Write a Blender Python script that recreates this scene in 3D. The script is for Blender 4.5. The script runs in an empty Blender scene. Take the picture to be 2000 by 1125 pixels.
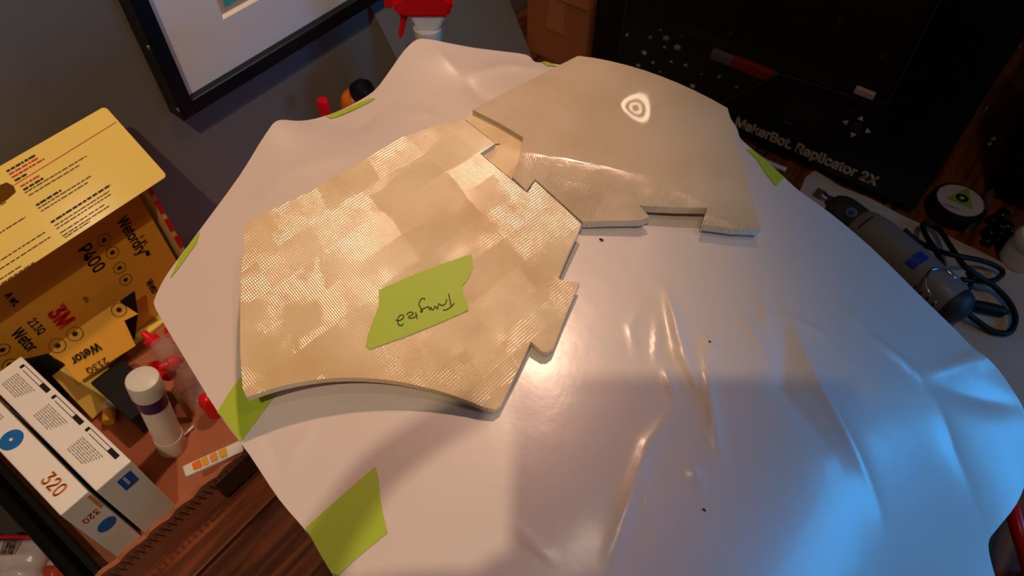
import bpy, bmesh, math, random
import numpy as np
from mathutils import Vector, Matrix
from mathutils.geometry import delaunay_2d_cdt
from mathutils.bvhtree import BVHTree
random.seed(7)
S = bpy.context.scene
COL = S.collection

# ---------------------------------------------------------------- camera
F = 1400.0; PITCH = math.radians(52.1); YAW = math.radians(37.3); CH = 0.66
FWD = Vector((-math.sin(YAW)*math.cos(PITCH), math.cos(YAW)*math.cos(PITCH), -math.sin(PITCH)))
RIGHT = Vector((math.cos(YAW), math.sin(YAW), 0)); UP = RIGHT.cross(FWD)
CAM = Vector((0, 0, CH))
cd = bpy.data.cameras.new('camera'); cam = bpy.data.objects.new('camera', cd); COL.objects.link(cam)
cam.matrix_world = Matrix.Translation(CAM) @ Matrix((RIGHT, UP, -FWD)).transposed().to_4x4()
cd.sensor_width = 36.0; cd.lens = F/2000*36; cd.clip_start = 0.005
cd.dof.use_dof = True; cd.dof.focus_distance = 0.47; cd.dof.aperture_fstop = 13.0
S.camera = cam

# ---------------------------------------------------------------- world, lights, exposure
S.view_settings.view_transform = 'Standard'; S.view_settings.look = 'None'
S.view_settings.gamma = 1.0; S.view_settings.use_curve_mapping = False
S.view_settings.exposure = 0.0
W = bpy.data.worlds.new('world'); S.world = W; W.use_nodes = True
bg = W.node_tree.nodes['Background']; bg.inputs[0].default_value = (1.0, 0.62, 0.5, 1); bg.inputs[1].default_value = 0.06

def light(name, kind, loc, energy, color, target=None, **kw):
    l = bpy.data.lights.new(name, kind); o = bpy.data.objects.new(name, l); COL.objects.link(o)
    o.location = loc; l.energy = energy; l.color = color
    for k, v in kw.items(): setattr(l, k, v)
    if target is not None:
        o.rotation_euler = (Vector(target)-Vector(loc)).to_track_quat('-Z', 'Y').to_euler()
    return o
CEIL = 1.66
KEY = (0.184, -0.412, CEIL-0.06)
SEC = (-0.50, 0.90, CEIL-0.06)
SIDE = (0.28, 0.40, CEIL-0.06)
DIM = (-0.484, 1.71, CEIL-0.06)
light('downlight_behind_photographer', 'SPOT', KEY, 30, (1.0, 0.80, 0.55), (-0.50, 0.0, 0.3), shadow_soft_size=0.014, spot_size=0.89, spot_blend=0.55)
light('downlight_over_desk', 'SPOT', SEC, 42, (1.0, 0.60, 0.42), (-0.46, 0.06, 0.3), shadow_soft_size=0.035, spot_size=0.72, spot_blend=0.7)
light('downlight_over_tool', 'SPOT', SIDE, 5.0, (1.0, 0.74, 0.52), (0.12, 0.80, 0), shadow_soft_size=0.04, spot_size=1.9, spot_blend=0.8)
# blue glow of the computer screen that stands to the right on the desk
light('screen_glow', 'AREA', (0.86, 0.66, 0.42), 1.1, (0.008, 0.38, 1.0), (0.08, 0.22, 0.20), shape='RECTANGLE', size=0.60, size_y=0.34, spread=1.35)

# ---------------------------------------------------------------- pixel helpers (photo is 2000 x 1125)
def ray(x, y): return FWD + RIGHT*((x-1000)/F) - UP*((y-562.5)/F)
def atz(x, y, z): d = ray(x, y); return CAM + d*((z-CAM.z)/d.z)
def atx(x, y, X): d = ray(x, y); return CAM + d*((X-CAM.x)/d.x)
def aty(x, y, Y): d = ray(x, y); return CAM + d*((Y-CAM.y)/d.y)

# ---------------------------------------------------------------- materials
def lin(c): 
    return tuple(((v/255)/12.92 if v/255 <= .04045 else ((v/255+.055)/1.055)**2.4) for v in c)
MATS = {}
def mat(name, rgb, rough=.5, metal=0, spec=.5, coat=0, trans=0, alpha=1, sub=0, bump=0, bscale=200, noise=0, nscale=30, emit=0, ior=1.45):
    if name in MATS: return MATS[name]
    m = bpy.data.materials.new(name); m.use_nodes = True; nt = m.node_tree; b = nt.nodes['Principled BSDF']
    c = lin(rgb)+(1,)
    b.inputs['Base Color'].default_value = c; b.inputs['Roughness'].default_value = rough
    b.inputs['Metallic'].default_value = metal; b.inputs['Specular IOR Level'].default_value = spec
    b.inputs['Coat Weight'].default_value = coat; b.inputs['Coat Roughness'].default_value = .15
    b.inputs['Transmission Weight'].default_value = trans; b.inputs['Alpha'].default_value = alpha; b.inputs['IOR'].default_value = ior
    if sub: b.inputs['Subsurface Weight'].default_value = sub; b.inputs['Subsurface Radius'].default_value = (.01, .006, .003)
    tc = nt.nodes.new('ShaderNodeTexCoord')
    if noise:
        n = nt.nodes.new('ShaderNodeTexNoise'); n.inputs['Scale'].default_value = nscale; n.inputs['Detail'].default_value = 5
        nt.links.new(tc.outputs['Object'], n.inputs['Vector'])
        mx = nt.nodes.new('ShaderNodeMixRGB'); mx.blend_type = 'MIX'
        mx.inputs[1].default_value = tuple(max(0, v*(1-noise)) for v in c[:3])+(1,); mx.inputs[2].default_value = tuple(min(1, v*(1+noise)) for v in c[:3])+(1,)
        nt.links.new(n.outputs['Fac'], mx.inputs[0]); nt.links.new(mx.outputs[0], b.inputs['Base Color'])
    if bump:
        n2 = nt.nodes.new('ShaderNodeTexNoise'); n2.inputs['Scale'].default_value = bscale; n2.inputs['Detail'].default_value = 4
        nt.links.new(tc.outputs['Object'], n2.inputs['Vector'])
        bp = nt.nodes.new('ShaderNodeBump'); bp.inputs['Strength'].default_value = bump; bp.inputs['Distance'].default_value = .001
        nt.links.new(n2.outputs['Fac'], bp.inputs['Height']); nt.links.new(bp.outputs['Normal'], b.inputs['Normal'])
    if emit:
        b.inputs['Emission Color'].default_value = c; b.inputs['Emission Strength'].default_value = emit
    MATS[name] = m; return m

M_wall = mat('wall_paint', (126, 117, 109), .75, bump=.12, bscale=500)
M_white = mat('white_card', (232, 226, 215), .45, noise=.03)
M_whitebox = mat('white_box_card', (246, 242, 236), .42, noise=.04, nscale=15)
M_blackpl = mat('black_plastic', (14, 13, 14), .38)
M_blackmat = mat('black_matte', (10, 9, 9), .75)
M_blackwood = mat('black_lacquer', (8, 8, 9), .35)
M_yellow = mat('yellow_card', (250, 220, 108), .34, coat=.35, noise=.04, nscale=12)
M_tan = mat('sandpaper_back', (230, 162, 52), .6, noise=.06, nscale=60)
M_tanlight = mat('sandpaper_back_fold', (240, 178, 62), .55, noise=.05, nscale=60)
M_grit = mat('sandpaper_grit', (12, 11, 12), .8, bump=.4, bscale=1500)
M_ink = mat('black_ink', (28, 20, 14), .6)
M_inkgrey = mat('grey_ink', (150, 146, 138), .6)
M_inkbrown = mat('brown_ink', (92, 54, 18), .6)
M_redink = mat('red_ink', (206, 22, 36), .5)
M_orangeink = mat('orange_ink', (232, 142, 66), .5)
M_blueink = mat('blue_ink', (30, 110, 190), .45)
M_red = mat('red_plastic', (226, 18, 30), .3)
M_orange = mat('orange_plastic', (236, 120, 24), .35)
M_card = mat('cardboard', (168, 100, 66), .8, noise=.15, nscale=40, bump=.15, bscale=300)
M_cardbox = mat('carton_board', (172, 98, 52), .8, noise=.12, nscale=18)
M_carddark = mat('cardboard_dark', (70, 38, 26), .85, noise=.1)
M_tape = mat('green_tape', (166, 186, 48), .5, bump=.08, bscale=900, noise=.03, nscale=40)
M_chrome = mat('bright_metal', (200, 200, 200), .2, metal=1)
M_purple = mat('purple_plastic', (52, 18, 74), .3)
M_bottle = mat('milky_plastic', (228, 222, 212), .35, sub=.2)
M_grey = mat('grey_plastic', (128, 122, 118), .42)
M_darkgrey = mat('dark_grey_plastic', (52, 50, 48), .5)
M_bluepl = mat('blue_plastic', (28, 66, 160), .3)
M_rubber = mat('black_rubber', (16, 15, 15), .55)
M_packpaper = mat('packing_paper', (206, 190, 174), .6, noise=.06, nscale=14, bump=.2, bscale=60)
M_brownprint = mat('brown_print', (110, 66, 56), .6)
M_letter = mat('cream_lettering', (236, 220, 196), .5)
M_green = mat('lime_print', (150, 170, 40), .5)
M_clear = mat('clear_film', (200, 190, 190), .12, alpha=.22, coat=.4)
M_pane = mat('acrylic_pane', (120, 110, 105), .08, alpha=.07)
M_screen = mat('lcd_glass', (34, 30, 24), .2)
M_matboard = mat('mat_board', (240, 232, 234), .7)
M_bevel = mat('mat_bevel', (236, 222, 200), .6)
M_artsand = mat('art_sand', (196, 178, 158), .7)
M_artteal = mat('art_teal', (64, 176, 190), .7)
M_greyfilm = mat('smoked_film', (120, 105, 110), .2, alpha=.35)
M_bin = mat('smoked_bin', (120, 108, 108), .25, alpha=.5)

def wood():
    m = bpy.data.materials.new('desk_wood'); m.use_nodes = True; nt = m.node_tree; b = nt.nodes['Principled BSDF']
    tc = nt.nodes.new('ShaderNodeTexCoord'); mp = nt.nodes.new('ShaderNodeMapping'); mp.inputs['Scale'].default_value = (26, 2.2, 10)
    n = nt.nodes.new('ShaderNodeTexNoise'); n.inputs['Scale'].default_value = 3; n.inputs['Detail'].default_value = 8; n.inputs['Distortion'].default_value = .6
    r = nt.nodes.new('ShaderNodeValToRGB'); e = r.color_ramp.elements
    e[0].position = .32; e[0].color = lin((50, 23, 15))+(1,); e[1].position = .7; e[1].color = lin((165, 88, 50))+(1,)
    nt.links.new(tc.outputs['Object'], mp.inputs[0]); nt.links.new(mp.outputs[0], n.inputs['Vector']); nt.links.new(n.outputs['Fac'], r.inputs[0])
    nt.links.new(r.outputs[0], b.inputs['Base Color']); b.inputs['Roughness'].default_value = .38
    return m
M_wood = wood()

def paper_mat():
    m = bpy.data.materials.new('waxed_paper'); m.use_nodes = True; nt = m.node_tree; b = nt.nodes['Principled BSDF']
    b.inputs['Base Color'].default_value = lin((214, 199, 190))+(1,); b.inputs['Roughness'].default_value = .42
    b.inputs['Specular IOR Level'].default_value = .45; b.inputs['Coat Weight'].default_value = .6; b.inputs['Coat Roughness'].default_value = .22
    tc = nt.nodes.new('ShaderNodeTexCoord')
    n = nt.nodes.new('ShaderNodeTexNoise'); n.inputs['Scale'].default_value = 22; n.inputs['Detail'].default_value = 6
    bp = nt.nodes.new('ShaderNodeBump'); bp.inputs['Strength'].default_value = .12; bp.inputs['Distance'].default_value = .004
    nt.links.new(tc.outputs['Object'], n.inputs['Vector']); nt.links.new(n.outputs['Fac'], bp.inputs['Height']); nt.links.new(bp.outputs['Normal'], b.inputs['Normal'])
    nt.links.new(bp.outputs['Normal'], b.inputs['Coat Normal'])
    return m
M_paper = paper_mat()

def print_mat(name, rgb, rough, lines, ang, seed, mask_lo, mask_hi, maskdir=None):
    """milky printed plastic; two sets of fine extrusion lines in the relief, fading in and out in blocks"""
    m = bpy.data.materials.new(name); m.use_nodes = True; nt = m.node_tree; b = nt.nodes['Principled BSDF']; L = nt.links.new
    b.inputs['Base Color'].default_value = lin(rgb)+(1,); b.inputs['Roughness'].default_value = rough
    b.inputs['Subsurface Weight'].default_value = .45; b.inputs['Subsurface Radius'].default_value = (.012, .007, .003)
    b.inputs['Specular IOR Level'].default_value = .5; b.inputs['IOR'].default_value = 1.5
    b.inputs['Transmission Weight'].default_value = .18; b.inputs['Coat Weight'].default_value = .7 if not maskdir else 0; b.inputs['Coat Roughness'].default_value = .17
    tc = nt.nodes.new('ShaderNodeTexCoord')
    hs = []; cells = []
    for k, (a, per) in enumerate(((ang, .0013), (ang+math.radians(84), .0017))):
        mp = nt.nodes.new('ShaderNodeMapping'); mp.inputs['Rotation'].default_value = (0, 0, a)
        L(tc.outputs['Object'], mp.inputs[0])
        w = nt.nodes.new('ShaderNodeTexWave'); w.inputs['Scale'].default_value = .314/per; w.inputs['Distortion'].default_value = 1.3
        w.inputs['Detail'].default_value = 2; w.inputs['Detail Scale'].default_value = .6
        L(mp.outputs[0], w.inputs['Vector'])
        mp2 = nt.nodes.new('ShaderNodeMapping'); mp2.inputs['Rotation'].default_value = (0, 0, a); mp2.inputs['Location'].default_value = (seed+k*3.1, seed, 0)
        mp2.inputs['Scale'].default_value = (40, 24, 1) if k == 0 else (33, 15, 1)
        L(tc.outputs['Object'], mp2.inputs[0])
        n = nt.nodes.new('ShaderNodeTexBrick'); n.offset = .37; n.squash = 1.7; n.squash_frequency = 3; n.inputs['Scale'].default_value = 1; n.inputs['Brick Width'].default_value = 1; n.inputs['Row Height'].default_value = .8
        n.inputs['Color1'].default_value = (0, 0, 0, 1); n.inputs['Color2'].default_value = (1, 1, 1, 1); n.inputs['Mortar Size'].default_value = 0; n.inputs['Bias'].default_value = 0
        wn = nt.nodes.new('ShaderNodeTexNoise'); wn.inputs['Scale'].default_value = 34; wn.inputs['Detail'].default_value = 3; L(tc.outputs['Object'], wn.inputs['Vector'])
        wv = nt.nodes.new('ShaderNodeVectorMath'); wv.operation = 'MULTIPLY_ADD'; wv.inputs[1].default_value = (.6, .25, 0); L(wn.outputs['Color'], wv.inputs[0]); L(mp2.outputs[0], wv.inputs[2])
        L(wv.outputs[0], n.inputs['Vector'])
        sc_ = nt.nodes.new('ShaderNodeSeparateColor'); L(n.outputs['Color'], sc_.inputs[0])
        r = nt.nodes.new('ShaderNodeMapRange'); r.inputs['From Min'].default_value = mask_lo; r.inputs['From Max'].default_value = mask_hi; r.inputs['To Min'].default_value = .22
        w2 = nt.nodes.new('ShaderNodeTexNoise'); w2.inputs['Scale'].default_value = 48+20*k; w2.inputs['Detail'].default_value = 2; L(tc.outputs['Object'], w2.inputs['Vector'])
        av = nt.nodes.new('ShaderNodeMath'); av.operation = 'MULTIPLY_ADD'; av.inputs[1].default_value = .55; L(sc_.outputs[0], av.inputs[0])
        a3 = nt.nodes.new('ShaderNodeMath'); a3.operation = 'MULTIPLY'; a3.inputs[1].default_value = .6; L(w2.outputs['Fac'], a3.inputs[0]); L(a3.outputs[0], av.inputs[2])
        L(av.outputs[0], r.inputs['Value'])
        cells.append(sc_)
        mu = nt.nodes.new('ShaderNodeMath'); mu.operation = 'MULTIPLY'; L(w.outputs['Fac'], mu.inputs[0]); L(r.outputs[0], mu.inputs[1])
        hs.append(mu)
    ad = nt.nodes.new('ShaderNodeMath'); ad.operation = 'ADD'; L(hs[0].outputs[0], ad.inputs[0]); L(hs[1].outputs[0], ad.inputs[1])
    last = ad
    fn = nt.nodes.new('ShaderNodeTexNoise'); fn.inputs['Scale'].default_value = 900; L(tc.outputs['Object'], fn.inputs['Vector'])
    f2 = nt.nodes.new('ShaderNodeMath'); f2.operation = 'MULTIPLY'; f2.inputs[1].default_value = .12; L(fn.outputs['Fac'], f2.inputs[0])
    a2 = nt.nodes.new('ShaderNodeMath'); a2.operation = 'ADD'; L(last.outputs[0], a2.inputs[0]); L(f2.outputs[0], a2.inputs[1])
    lf = nt.nodes.new('ShaderNodeTexNoise'); lf.inputs['Scale'].default_value = 42; lf.inputs['Detail'].default_value = 1; L(tc.outputs['Object'], lf.inputs['Vector'])
    l2 = nt.nodes.new('ShaderNodeMath'); l2.operation = 'MULTIPLY_ADD'; l2.inputs[1].default_value = 0.9; L(lf.outputs['Fac'], l2.inputs[0]); L(a2.outputs[0], l2.inputs[2]); a2 = l2
    last = a2
    if maskdir:                                    # relief only towards one side of the piece
        (ox, oy), (dx, dy), w0, w1 = maskdir
        sp = nt.nodes.new('ShaderNodeVectorMath'); sp.operation = 'DOT_PRODUCT'; sp.inputs[1].default_value = (dx, dy, 0)
        L(tc.outputs['Object'], sp.inputs[0])
        r = nt.nodes.new('ShaderNodeMapRange'); c0 = ox*dx+oy*dy
        r.inputs['From Min'].default_value = c0+w0; r.inputs['From Max'].default_value = c0+w1
        L(sp.outputs['Value'], r.inputs['Value'])
        mask_node = r; sb_ = nt.nodes.new('ShaderNodeMath'); sb_.operation = 'SUBTRACT'; sb_.inputs[1].default_value = 1.1; L(last.outputs[0], sb_.inputs[0])
        mu = nt.nodes.new('ShaderNodeMath'); mu.operation = 'MULTIPLY'; L(sb_.outputs[0], mu.inputs[0]); L(r.outputs[0], mu.inputs[1]); last = mu
    bp = nt.nodes.new('ShaderNodeBump'); bp.inputs['Strength'].default_value = lines; bp.inputs['Distance'].default_value = .0006
    L(last.outputs[0], bp.inputs['Height']); L(bp.outputs['Normal'], b.inputs['Normal']); L(bp.outputs['Normal'], b.inputs['Coat Normal'])
    # uneven infill below the skin: slow mottling of the colour, gloss that changes from block to block
    cn = nt.nodes.new('ShaderNodeTexNoise'); cn.inputs['Scale'].default_value = 16; cn.inputs['Detail'].default_value = 3; L(tc.outputs['Object'], cn.inputs['Vector'])
    cr_ = nt.nodes.new('ShaderNodeMapRange'); cr_.inputs['From Min'].default_value = .35; cr_.inputs['From Max'].default_value = .68; L(cn.outputs['Fac'], cr_.inputs['Value'])
    mx = nt.nodes.new('ShaderNodeMixRGB'); cc = lin(rgb); mx.inputs[1].default_value = (cc[0]*.84, cc[1]*.76, cc[2]*.66, 1) if not maskdir else (cc[0]*.92, cc[1]*.90, cc[2]*.86, 1); mx.inputs[2].default_value = (min(1, cc[0]*1.04), min(1, cc[1]*1.05), min(1, cc[2]*1.1), 1)
    L(cr_.outputs[0], mx.inputs[0]); L(mx.outputs[0], b.inputs['Base Color'])
    rr = nt.nodes.new('ShaderNodeMapRange'); rr.inputs['To Min'].default_value = rough*(.75 if not maskdir else .7); rr.inputs['To Max'].default_value = rough*1.5 if not maskdir else .17; L(cells[0].outputs[1] if not maskdir else mask_node.outputs[0], rr.inputs['Value']); L(rr.outputs[0], b.inputs['Roughness'])
    return m

# ---------------------------------------------------------------- mesh helpers
def link(name, me, m, parent=None):
    o = bpy.data.objects.new(name, me); COL.objects.link(o)
    if m is not None:
        for mm in (m if isinstance(m, (list, tuple)) else [m]): me.materials.append(mm)
    if parent is not None: o.parent = parent
    return o
def pyd(name, v, f, m, parent=None, smooth=False):
    me = bpy.data.meshes.new(name); me.from_pydata([tuple(p) for p in v], [], f); me.update()
    bm = bmesh.new(); bm.from_mesh(me); bmesh.ops.recalc_face_normals(bm, faces=bm.faces); bm.to_mesh(me); bm.free()
    if smooth: me.polygons.foreach_set('use_smooth', [True]*len(me.polygons))
    return link(name, me, m, parent)
def obm(name, bm, m, parent=None, smooth=False):
    me = bpy.data.meshes.new(name); bmesh.ops.recalc_face_normals(bm, faces=bm.faces); bm.to_mesh(me); bm.free()
    if smooth: me.polygons.foreach_set('use_smooth', [True]*len(me.polygons))
    return link(name, me, m, parent)
def add_box(bm, lo, hi, bev=0, mtx=None):
    c = [(a+b)/2 for a, b in zip(lo, hi)]; s = [max(1e-5, b-a) for a, b in zip(lo, hi)]
    g = bmesh.ops.create_cube(bm, size=1, matrix=Matrix.Translation(c) @ Matrix.Diagonal((*s, 1)))
    if bev:
        es = list({e for v in g['verts'] for e in v.link_edges})
        r = bmesh.ops.bevel(bm, geom=es, offset=bev, segments=2, profile=.5, affect='EDGES')
    if mtx is not None: bmesh.ops.transform(bm, matrix=mtx, verts=list({v for v in bm.verts}))
def box(name, lo, hi, m, parent=None, bev=0, mtx=None):
    bm = bmesh.new(); add_box(bm, lo, hi, bev, mtx); return obm(name, bm, m, parent)
def lathe(name, prof, m, parent=None, mtx=None, seg=28, smooth=True, sy=1.0):
    """prof: list of (radius, height)"""
    v = []; f = []
    for r, z in prof:
        for k in range(seg):
            a = 2*math.pi*k/seg; v.append(Vector((r*math.cos(a), r*sy*math.sin(a), z)))
    for i in range(len(prof)-1):
        for k in range(seg):
            a = i*seg+k; b = i*seg+(k+1) % seg; f.append((a, b, b+seg, a+seg))
    f.append(tuple(range(seg))); f.append(tuple(range((len(prof)-1)*seg, len(prof)*seg)))
    if mtx is not None: v = [mtx @ p for p in v]
    o = pyd(name, v, f, m, parent)
    if smooth:
        for p in o.data.polygons: p.use_smooth = len(p.vertices) == 4
        try: o.data.set_sharp_from_angle(angle=math.radians(40))
        except Exception: pass
    return o
def catmull(pts, n=8, closed=False):
    P = [Vector(p) for p in pts]; out = []; N = len(P)
    for i in range(N if closed else N-1):
        p0 = P[(i-1) % N] if closed or i > 0 else P[0]; p1 = P[i]; p2 = P[(i+1) % N]; p3 = P[(i+2) % N] if closed or i+2 < N else P[-1]
        for k in range(n):
            t = k/n
            out.append(.5*((2*p1)+(p2-p0)*t+(2*p0-5*p1+4*p2-p3)*t*t+(3*p1-p0-3*p2+p3)*t**3))
    if not closed: out.append(P[-1])
    return out
def tube(name, pts, r, m, parent=None, seg=8, closed=False):
    P = [Vector(p) for p in pts]; n = len(P); v = []; f = []
    rr = r if isinstance(r, (list, tuple)) else [r]*n
    prev = Vector((0, 0, 1))
    for i in range(n):
        a = P[(i-1) % n] if closed or i else P[0]; b = P[(i+1) % n] if closed or i < n-1 else P[-1]
        t = (b-a).normalized(); s = t.cross(prev)
        if s.length < 1e-4: s = t.cross(Vector((1, 0, 0)))
        s.normalize(); u = s.cross(t).normalized(); prev = u
        for k in range(seg):
            an = 2*math.pi*k/seg; v.append(P[i]+(s*math.cos(an)+u*math.sin(an))*rr[i])
    for i in range(n if closed else n-1):
        for k in range(seg):
            a = i*seg+k; b = i*seg+(k+1) % seg; c = ((i+1) % n)*seg+(k+1) % seg; d = ((i+1) % n)*seg+k
            f.append((a, b, c, d))
    if not closed: f.append(tuple(range(seg))); f.append(tuple(range((n-1)*seg, n*seg)))
    return pyd(name, v, f, m, parent, smooth=True)
def frame(o, x, y):
    """matrix with origin o, x axis along x, y axis near y"""
    x = Vector(x).normalized(); y = Vector(y); y = (y-x*y.dot(x)).normalized(); z = x.cross(y)
    return Matrix.Translation(Vector(o)) @ Matrix((x, y, z)).transposed().to_4x4()
def poly3(name, pts2, mtx, depth, m, parent=None, bev=0):
    """flat polygon in the local xy plane of mtx, extruded by depth along local z"""
    n = len(pts2)
    v = [mtx @ Vector((p[0], p[1], 0)) for p in pts2]+[mtx @ Vector((p[0], p[1], depth)) for p in pts2]
    f = [tuple(range(n))[::-1], tuple(range(n, 2*n))]+[(i, (i+1) % n, n+(i+1) % n, n+i) for i in range(n)]
    return pyd(name, v, f, m, parent)
FONT = None
try:
    import os
    fp_ = os.path.join(bpy.utils.system_resource('DATAFILES'), 'fonts', 'Inter.woff2')
    if os.path.exists(fp_): FONT = bpy.data.fonts.load(fp_)
except Exception: FONT = None
def text(name, s, size, mtx, m, parent=None, bold=0, sx=1.0, align='LEFT', depth=.0001):
    cu = bpy.data.curves.new(name, 'FONT'); cu.body = s; cu.size = size; cu.extrude = depth; cu.align_x = align
    cu.resolution_u = 4
    if FONT: cu.font = FONT
    t = bpy.data.objects.new('tmp', cu); COL.objects.link(t)
    dg = bpy.context.evaluated_depsgraph_get(); me = bpy.data.meshes.new_from_object(t.evaluated_get(dg)); me.name = name
    bpy.data.objects.remove(t); bpy.data.curves.remove(cu)
    if bold:
        b2_ = bmesh.new()
        for dx, dy in ((-1, -1), (1, -1), (1, 1), (-1, 1)):
            b1_ = me.copy(); b1_.transform(Matrix.Translation((dx*bold*.7, dy*bold*.7, dx*dy*.00001))); b2_.from_mesh(b1_); bpy.data.meshes.remove(b1_)
        b2_.to_mesh(me); b2_.free()
    me.transform(mtx @ Matrix.Diagonal((sx, 1, 1, 1)))
    me.materials.clear()
    return link(name, me, m, parent)
def dashes(name, rows, mtx, m, parent, h=.0012, lift=.0003, seed=1):
    """rows of print too small to read: short bars along local x"""
    rd = random.Random(seed); v = []; f = []
    for x0, x1, y in rows:
        x = x0
        while x < x1:
            w = min(rd.uniform(.002, .006), x1-x); i = len(v)
            v += [mtx @ Vector(p) for p in ((x, y, lift), (x+w, y, lift), (x+w, y+h, lift), (x, y+h, lift))]; f.append((i, i+1, i+2, i+3))
            x += w+rd.uniform(.0006, .0011)
    o = pyd(name, v, f, m, parent); o['kind'] = 'stuff'; return o
def ring(name, r0, r1, mtx, m, parent, sx=1, n=28, lift=.0004):
    v = []; f = []
    for k in range(n):
        a = 2*math.pi*k/n
        for r in (r0, r1): v.append(mtx @ Vector((sx*r*math.cos(a), r*math.sin(a), lift)))
    for k in range(n): a = 2*k; b = 2*((k+1) % n); f.append((a, a+1, b+1, b))
    return pyd(name, v, f, m, parent)
def disc(name, r, mtx, m, parent=None, sx=1, n=32, depth=.0004):
    return poly3(name, [(sx*r*math.cos(2*math.pi*k/n), r*math.sin(2*math.pi*k/n)) for k in range(n)], mtx, depth, m, parent)
def tag(o, label=None, cat=None, group=None, kind=None):
    if label: o['label'] = label
    if cat: o['category'] = cat
    if group: o['group'] = group
    if kind: o['kind'] = kind
    return o
def thing(name, label, cat, loc=(0, 0, 0), group=None):
    o = bpy.data.objects.new(name, None); COL.objects.link(o); o.empty_display_size = .02
    tag(o, label, cat, group); return o

# ================================================================ SETTING
WX = -0.66
tag(box('wall_left', (WX-.05, -2.0, -.75), (WX, 2.4, CEIL), M_wall), 'dark grey painted wall behind the picture frame', kind='structure')
tag(box('wall_back', (WX-.05, 2.4, -.75), (2.2, 2.45, CEIL), M_wall), 'dark grey far wall behind the black printer', kind='structure')
pyd('trim_1', [(WX, y, z) if k == 0 else (WX+.095, y, z) for y in (.562, .792) for k, z in ((0, .17), (0, 0.0005), (1, .0005))], [(0, 1, 2), (3, 4, 5), (0, 1, 4, 3), (1, 2, 5, 4), (2, 0, 3, 5)], M_wall)  # added filler wedge in the wall colour, covers the desk-wall join
tag(bpy.data.objects['trim_1'], 'added slanted grey wedge at the foot of the wall, hiding the desk join', kind='structure')
M_floor = mat('floor_dark', (44, 38, 36), .6, noise=.15)
tag(box('floor', (WX-.05, -2.0, -.80), (2.2, 2.45, -.75), M_floor), 'dark floor below the desk', kind='structure')
M_ceil = mat('ceiling_paint', (200, 190, 180), .8)
tag(box('ceiling', (WX-.05, -2.0, CEIL), (2.2, 2.45, CEIL+.04), M_ceil), 'plain ceiling with round recessed lamps', kind='structure')

# ceiling lamps: trim, baffle and lens of the two downlights
M_lens = mat('lamp_lens', (255, 214, 160), .4, emit=14)
for (lx, ly, lz), lb in ((KEY, 'round white downlight in the ceiling behind the photographer'), (SEC, 'round white downlight in the ceiling over the desk'), (SIDE, 'round white downlight in the ceiling above the rotary tool'), (DIM, 'dim round ceiling lamp above the printer')):
    t = thing('ceiling_lamp', lb, 'lamp')
    pr = []
    lens_m = M_lens if lb[0] == 'r' else mat('lamp_lens_dim', (255, 226, 190), .4, emit=12)
    rs = 1.0 if lb[0] == 'r' else 1.7
    def annulus(nm, r0, r1, z0, z1, m):
        v = []; f = []; n = 32
        for k in range(n):
            a = 2*math.pi*k/n; c, s_ = math.cos(a), math.sin(a)
            for r, z in ((r0, z0), (r1, z0), (r1, z1), (r0, z1)): v.append((lx+r*c*rs, ly+r*s_*rs, z))
        for k in range(n):
            a = 4*k; b = 4*((k+1) % n)
            for i in range(4): j = (i+1) % 4; f.append((a+i, a+j, b+j, b+i))
        return pyd(nm, v, f, m, t)
    annulus('trim', .050, .072, CEIL-.006, CEIL, M_white)
    annulus('lens', .036, .050, CEIL-.004, CEIL-.001, lens_m)
    if lb[0] == 'd': annulus('inner_lens', .014, .022, CEIL-.004, CEIL-.0031, lens_m)
    annulus('baffle', .006, .036, CEIL-.003, CEIL-.001, M_white)

# desk
desk = thing('desk', 'dark red-brown wooden desk against the grey wall', 'desk')
DY0, DY1, DX1 = -.075, 1.9, .95
for i in range(10):
    x0 = WX+.002+i*(DX1-WX)/10; x1 = WX+(i+1)*(DX1-WX)/10-.0012
    box('plank', (x0, DY0, -.03), (x1, DY1, 0), M_wood, desk, bev=.0012)
rail = box('end_rail', (WX+.004, -.0895, -.016), (-.34, -.0755, .012), M_blackwood, desk, bev=.004); rail['label'] = 'black end rail of the desk'
for lx, ly in ((WX+.05, 0), (DX1-.05, 0), (WX+.05, DY1-.06), (DX1-.05, DY1-.06)):
    box('leg', (lx-.03, ly-.03, -.75), (lx+.03, ly+.03, -.0305), M_blackwood, desk, bev=.004)

# ================================================================ PAPER over its support
CP = [ # photo x, photo y, height
 (300,590,.300),(345,520,.302),(430,810,.299),(600,1040,.296),(650,1125,.295),(380,465,.304),(470,330,.308),(545,235,.314),(600,232,.302),(640,225,.299),(725,190,.306),(760,140,.310),(820,78,.316),(880,82,.312),
 (930,95,.304),(1020,110,.298),(1070,125,.296),(1421,211,.281),(1445,265,.278),(1500,315,.274),(1560,370,.267),(1700,480,.247),(1870,650,.214),(1945,720,.197),(2000,800,.181),(2010,880,.170),(2000,950,.164),(1960,1020,.160),(1930,1060,.162),(1940,1125,.155),
 (700,300,.306),(650,450,.304),(560,600,.301),(600,800,.298),(850,350,.303),(900,600,.300),(1100,400,.298),(1000,800,.298),(800,1000,.297),(1150,250,.298),(1300,300,.291),(1250,550,.296),(1200,750,.296),(1150,1000,.294),
 (1450,500,.286),(1500,700,.283),(1450,900,.282),(1400,1080,.277),(1650,650,.265),(1700,820,.253),(1650,1000,.252),(1800,760,.232),(1850,900,.207),(1800,1060,.206),(1900,820,.202)]
EXT = [(.172,.20,.152),(.170,.10,.172),(.12,.02,.215),(.05,-.02,.255),(-.04,-.005,.282),(-.09,.012,.291)]
_pts = []; _z = []
for x, y, z in CP: p = atz(x, y, z); _pts.append((p.x, p.y)); _z.append(z)
for x, y, z in EXT: _pts.append((x, y)); _z.append(z)
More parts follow.
